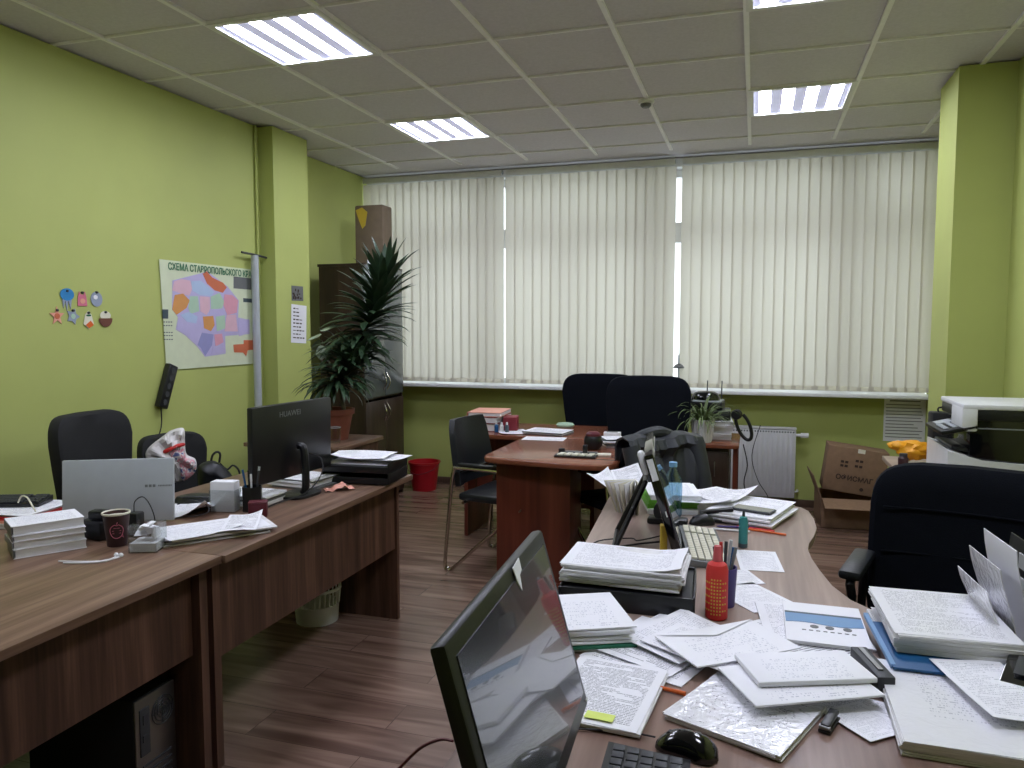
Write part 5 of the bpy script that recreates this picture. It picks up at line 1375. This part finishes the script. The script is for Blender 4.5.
for k in range(120):
    a = r.uniform(0, 2 * PI)
    leaf_strip(mb, (0.03 * math.cos(a), 0.03 * math.sin(a), 0.13), a + r.uniform(-0.4, 0.4), R(r.uniform(25, 88)), r.uniform(0.14, 0.30), r.uniform(0.006, 0.011), R(r.uniform(90, 190)), n=9)
mb.o('leaves', 'leaf2', t, smooth=60)
t = thing('desk_lamp', 'small mushroom shaped metal lamp on the sill behind the right executive chair', 'lamp', (-0.60, 6.497, 0.971))
MB().lathe([(0, 0), (0.04, 0), (0.04, 0.01), (0.008, 0.018), (0.007, 0.20), (0, 0.20)], seg=20).o('stem', 'silver', t)
MB().lathe([(0.012, 0.215), (0.03, 0.205), (0.046, 0.185), (0.044, 0.178), (0.0, 0.19)], seg=24).o('shade', 'ash', t)
MB().cyl((0, 0, 0.20), (0, 0, 0.29), 0.010, 0.007, seg=12).o('finial', 'silver', t)

# ------------------------------------------------------------------ things on the cherry tables
t = thing('desk_organizer', 'dark desk organizer tray with sectioned compartments on the cherry table', 'desk organizer', (-0.965, 4.27, DT + 0.001), R(2))
MB().box((0, 0, 0.005), (0.24, 0.13, 0.010), bev=0.003).o('tray', 'black', t)
for k in range(5): MB().box((-0.085 + 0.042 * k, -0.012, 0.013), (0.030, 0.075, 0.006), rz=R(-8)).o('compartment', 'cream', t)
MB().box((-0.095, 0.04, 0.022), (0.035, 0.03, 0.028), bev=0.004).o('clip_box', 'black', t)
MB().box((0.02, 0.04, 0.016), (0.19, 0.02, 0.012)).o('pen_rest', 'grey', t)
MB().box((0.045, 0.03, 0.035), (0.026, 0.026, 0.055), bev=0.003).o('ink_pot', 'black', t)
t = thing('business_cards', 'small cream card block beside the desk organizer', 'cards', (-0.82, 4.33, DT + 0.001), R(10))
MB().box((0, 0, 0.006), (0.09, 0.055, 0.012), bev=0.001).o('block', 'cream', t)
t = thing('pencil_pot', 'round black pencil sharpener pot with a dark red top on the cherry table', 'pot', (-0.925, 4.55, DT + 0.001))
MB().lathe([(0, 0), (0.040, 0), (0.055, 0.022), (0.058, 0.055), (0.048, 0.082), (0, 0.082)], seg=28).o('body', 'black', t)
part_label(MB().lathe([(0.046, 0.082), (0.044, 0.096), (0.03, 0.106), (0, 0.110)], seg=26).o('top', 'maroon', t), 'dark red top')
pile('small heap of papers and cards right of the round black pot', -0.83, 4.72, DT + 0.001, 0.13, 0.16, 0.05, 24, 5, 'light', seed=81, jit=0.02, colours=['edge', 'ash', 'salmon', 'paper', 'dusk'])
t = thing('tissue_box', 'flat white note box standing behind the round black pot', 'box', (-0.87, 4.90, DT + 0.001), R(5))
MB().box((0, 0, 0.03), (0.11, 0.06, 0.06), bev=0.003).o('body', 'paper', t)
MB().box((0, 0.0, 0.061), (0.07, 0.03, 0.003)).o('slot', 'ash', t)
t = thing('pouch', 'long dark leather pouch lying over the right end of the cherry table', 'pouch', (-0.735, 4.66, DT + 0.001), R(-35))
MB().lathe([(0, 0), (0.08, 0.0), (0.10, 0.018), (0.085, 0.04), (0.04, 0.05), (0, 0.052)], seg=26, sx=1.2, sy=0.55).o('body', 'leather', t)
MB().tube([(-0.09, -0.03, 0.03), (0, -0.05, 0.036), (0.09, -0.03, 0.03)], 0.003, seg=6).o('zip', 'dgrey', t)
sheet('white page on the cherry desk, nearest the meeting table', -1.32, 4.87, DT + 0.001, 0.28, 0.16, 4, 'light')
pile('open magazine heap in the middle of the cherry desk', -1.36, 5.12, DT + 0.001, 0.30, 0.22, 0.022, -8, 3, 'print', seed=83, jit=0.012, colours=['ash', 'paper', 'dusk'])
sheet('white page on the left part of the cherry desk by the binders', -1.62, 5.12, DT + 0.001, 0.21, 0.25, 30, 'light', curl=0.006)
t = thing('glasses_case', 'small pale green case at the back of the cherry desk', 'case', (-1.33, 5.50, DT + 0.001), R(8))
MB().lathe([(0, 0), (0.06, 0), (0.07, 0.014), (0.055, 0.03), (0, 0.036)], seg=24, sx=1.0, sy=0.45).o('body', 'mint', t)
# binders at the left end
for k, (m_, h_, a, lb) in enumerate([('darkred', 0.055, 2, 'dark red box folder at the bottom of the stack on the cherry desk'), ('darkred', 0.045, -3, 'dark red folder in the middle of the stack on the cherry desk'), ('salmon', 0.030, 4, 'pinkish white file on top of the red folder stack')]):
    z = DT + 0.001 + [0, 0.057, 0.104][k]
    t = thing('box_folder', lb, 'folder', (-1.86 + 0.01 * k, 5.25, z), R(a), 'stacked folders on the cherry desk')
    MB().box((0, 0, 0.0015), (0.25, 0.32, 0.003)).box((0, 0, h_ - 0.0015), (0.25, 0.32, 0.003)).box((-0.124, 0, h_ / 2), (0.003, 0.32, h_)).o('cover', m_, t)
    MB().box((0.004, 0, h_ / 2), (0.236, 0.31, h_ - 0.007)).o('pages', 'edge', t)
    MB().cyl((-0.126, -0.1, h_ / 2), (-0.1235, -0.1, h_ / 2), 0.010, seg=14).o('finger_ring', 'steel', t)
t = thing('stationery_box', 'dark red stationery box leaning beside the stacked folders', 'box', (-1.665, 5.22, DT + 0.001), R(12))
MB().box((0, 0, 0.05), (0.10, 0.16, 0.10), bev=0.004).o('body', 'darkred', t)
for k, (dx, m_, lb) in enumerate([(-0.03, 'blue', 'blue bottle of correction fluid in front of the red box'), (0.0, 'white', 'white bottle of correction fluid in front of the red box'), (0.03, 'dusk', 'grey blue ink bottle in front of the red box')]):
    t = thing('ink_bottle', lb, 'bottle', (-1.69 + dx * 1.3, 5.08, DT + 0.001))
    MB().lathe([(0, 0), (0.014, 0), (0.015, 0.045), (0.008, 0.055), (0, 0.055)], seg=14).o('body', m_, t)
    MB().lathe([(0, 0.055), (0.008, 0.055), (0.007, 0.072), (0, 0.073)], seg=12).o('cap', 'white', t)

# ------------------------------------------------------------------ cardboard boxes
def open_box(label, loc, rz, w, d, h, flaps, printed=None):
    t = thing('cardboard_box', label, 'cardboard box', loc, R(rz))
    th = 0.005
    MB().box((0, 0, th / 2), (w, d, th)).box((-w / 2 + th / 2, 0, h / 2), (th, d, h)).box((w / 2 - th / 2, 0, h / 2), (th, d, h)).box((0, -d / 2 + th / 2, h / 2), (w, th, h)).box((0, d / 2 - th / 2, h / 2), (w, th, h)).o('carton', 'cardboard', t)
    for s, ang in flaps:
        L = min(w, d) / 2 * 0.9
        if s == 'W': MB().box((-L / 2, 0, 0), (L, d - 0.01, th)).o('flap', 'cardboard', t, (-w / 2 + 0.002, 0, h), rot=(0, R(ang), 0))
        if s == 'E': MB().box((L / 2, 0, 0), (L, d - 0.01, th)).o('flap', 'cardboard', t, (w / 2 - 0.002, 0, h), rot=(0, R(-ang), 0))
        if s == 'S': MB().box((0, -L / 2, 0), (w - 0.01, L, th)).o('flap', 'cardboard', t, (0, -d / 2 + 0.002, h), rot=(R(-ang), 0, 0))
        if s == 'N': MB().box((0, L / 2, 0), (w - 0.01, L, th)).o('flap', 'cardboard', t, (0, d / 2 - 0.002, h), rot=(R(ang), 0, 0))
    return t


b1 = open_box('open cardboard box on the floor under the window, below the tilted one', (0.74, 6.25, 0.001), 3, 0.50, 0.40, 0.22, [('W', 70), ('S', -12)])
t = thing('cardboard_box', 'tilted printed cardboard box resting in the open box', 'cardboard box', (0.72, 6.28, 0.235), 0)
bx_ = MB().box((0, 0, 0.18), (0.42, 0.24, 0.34), bev=0.003).o('carton', 'cardboard', t, rot=(0, R(7), 0))
part_label(MB().box((0.02, -0.1215, 0.335), (0.05, 0.002, 0.03)).o('tape', 'cream', bx_), 'pale packing tape')
text('printed_name', 'ОФИСМАГ', 0.050, 'ink', bx_, (0.0, -0.1225, 0.12), (R(90), 0, 0), bold=0.0014)
mb = MB()
for x, z in ((-0.10, 0.24), (-0.07, 0.24), (-0.10, 0.21), (-0.07, 0.21), (0.0, 0.26), (0.03, 0.26), (0.0, 0.22), (0.03, 0.22)): mb.box((x, -0.1215, z), (0.022, 0.0015, 0.018))
mb.cyl((0.06, -0.1205, 0.05), (0.06, -0.123, 0.05), 0.014, seg=14).box((0.16, -0.1215, 0.05), (0.025, 0.0015, 0.025))
mb.o('printed_symbols', 'ink', bx_)

# ------------------------------------------------------------------ printer corner
t = thing('printer_table', 'light wood table under the multifunction printer', 'table', (1.0, 4.35, 0))
MB().box((-0.01, 0.0, 0.737), (0.54, 0.96, 0.026), bev=0.003).o('tabletop', 'ltcab', t)
for s in (-1, 1): MB().box((0, s * 0.44, 0.362), (0.48, 0.022, 0.724)).o('side_panel', 'ltcab', t)
MB().box((0.0, 0, 0.4), (0.016, 0.84, 0.3)).o('rear_panel', 'ltcab', t)
t = thing('printer', 'white and black multifunction printer with a control panel sticking out', 'printer', (1.075, 4.13, DT - 0.012 + 0.013))
MB().prism([(-0.22, 0.0), (0.20, 0.0), (0.20, 0.125), (-0.08, 0.135), (-0.22, 0.185)], -0.22, 0.22, 'XZ', bev=0.006).o('lower_body', 'white', t)
MB().box((0.035, 0.0, 0.23), (0.33, 0.42, 0.20), bev=0.006).o('paper_exit_housing', 'glossblack', t)
MB().box((-0.10, -0.02, 0.175), (0.20, 0.34, 0.016), bev=0.004, ry=R(8)).o('output_tray', 'black', t)
MB().box((0.02, 0, 0.345), (0.36, 0.43, 0.05), bev=0.006).o('scanner_body', 'black', t)
MB().box((0.02, 0, 0.382), (0.37, 0.44, 0.024), bev=0.006).o('scanner_lid', 'white', t)
part_label(MB().box((-0.135, -0.12, 0.325), (0.065, 0.20, 0.11), bev=0.008).o('side_cover', 'white', t), 'white corner cover')
cp = MB().box((-0.175, -0.05, 0.275), (0.15, 0.34, 0.02), bev=0.005, ry=R(-14)).o('control_panel', 'black', t)
mb = MB()
for i in range(5):
    for k in range(3): mb.box((-0.225 + 0.035 * k, -0.19 + 0.035 * i, 0.2785 + 0.0087 * k), (0.02, 0.02, 0.004), ry=R(-14))
mb.box((-0.19, 0.04, 0.2835), (0.07, 0.09, 0.004), ry=R(-14))
mb.o('buttons', 'silver', cp)
MB().box((0.03, -0.2115, 0.285), (0.28, 0.002, 0.006)).o('trim_line', 'grey', t)
t = thing('black_case', 'black upright case behind the printer at the column', 'case', (0.985, 4.60, DT + 0.001), R(4))
MB().box((0, 0, 0.145), (0.14, 0.10, 0.285), bev=0.01).o('body', 'blackm', t)
MB().tube([(-0.03, 0, 0.285), (-0.03, 0, 0.31), (0.03, 0, 0.31), (0.03, 0, 0.285)], 0.005, seg=8).o('handle', 'black', t)
t = thing('yellow_bag', 'crumpled amber yellow plastic bag beside the printer', 'bag', (0.845, 4.58, DT + 0.001), R(-10))
blob(MB(), (0, 0, 0.075), 0.085, 15, squash=(1.1, 0.8, 0.62), rough=0.14).o('bag', 'amber', t, smooth=60)
blob(MB(), (-0.075, -0.01, 0.095), 0.045, 16, squash=(1.3, 0.8, 0.6), rough=0.14).o('knotted_end', 'amber', t, smooth=60)
t = thing('small_jar', 'small dark jar at the corner of the printer table', 'jar', (0.765, 4.44, DT + 0.001))
MB().lathe([(0, 0), (0.024, 0), (0.026, 0.05), (0.018, 0.062), (0, 0.062)], seg=18).o('body', 'cuff', t)
MB().lathe([(0, 0.062), (0.02, 0.062), (0.02, 0.076), (0, 0.077)], seg=18).o('lid', 'dgrey', t)

# floor cable bottom left of the nearest monitor
cable('dark red cable curving on the floor beside the near right desk', [(-0.515, 1.26, 0.735), (-0.55, 1.27, 0.725), (-0.60, 1.265, 0.69), (-0.66, 1.24, 0.60), (-0.70, 1.2, 0.40), (-0.72, 1.15, 0.02)], 0.003, 'maroon')
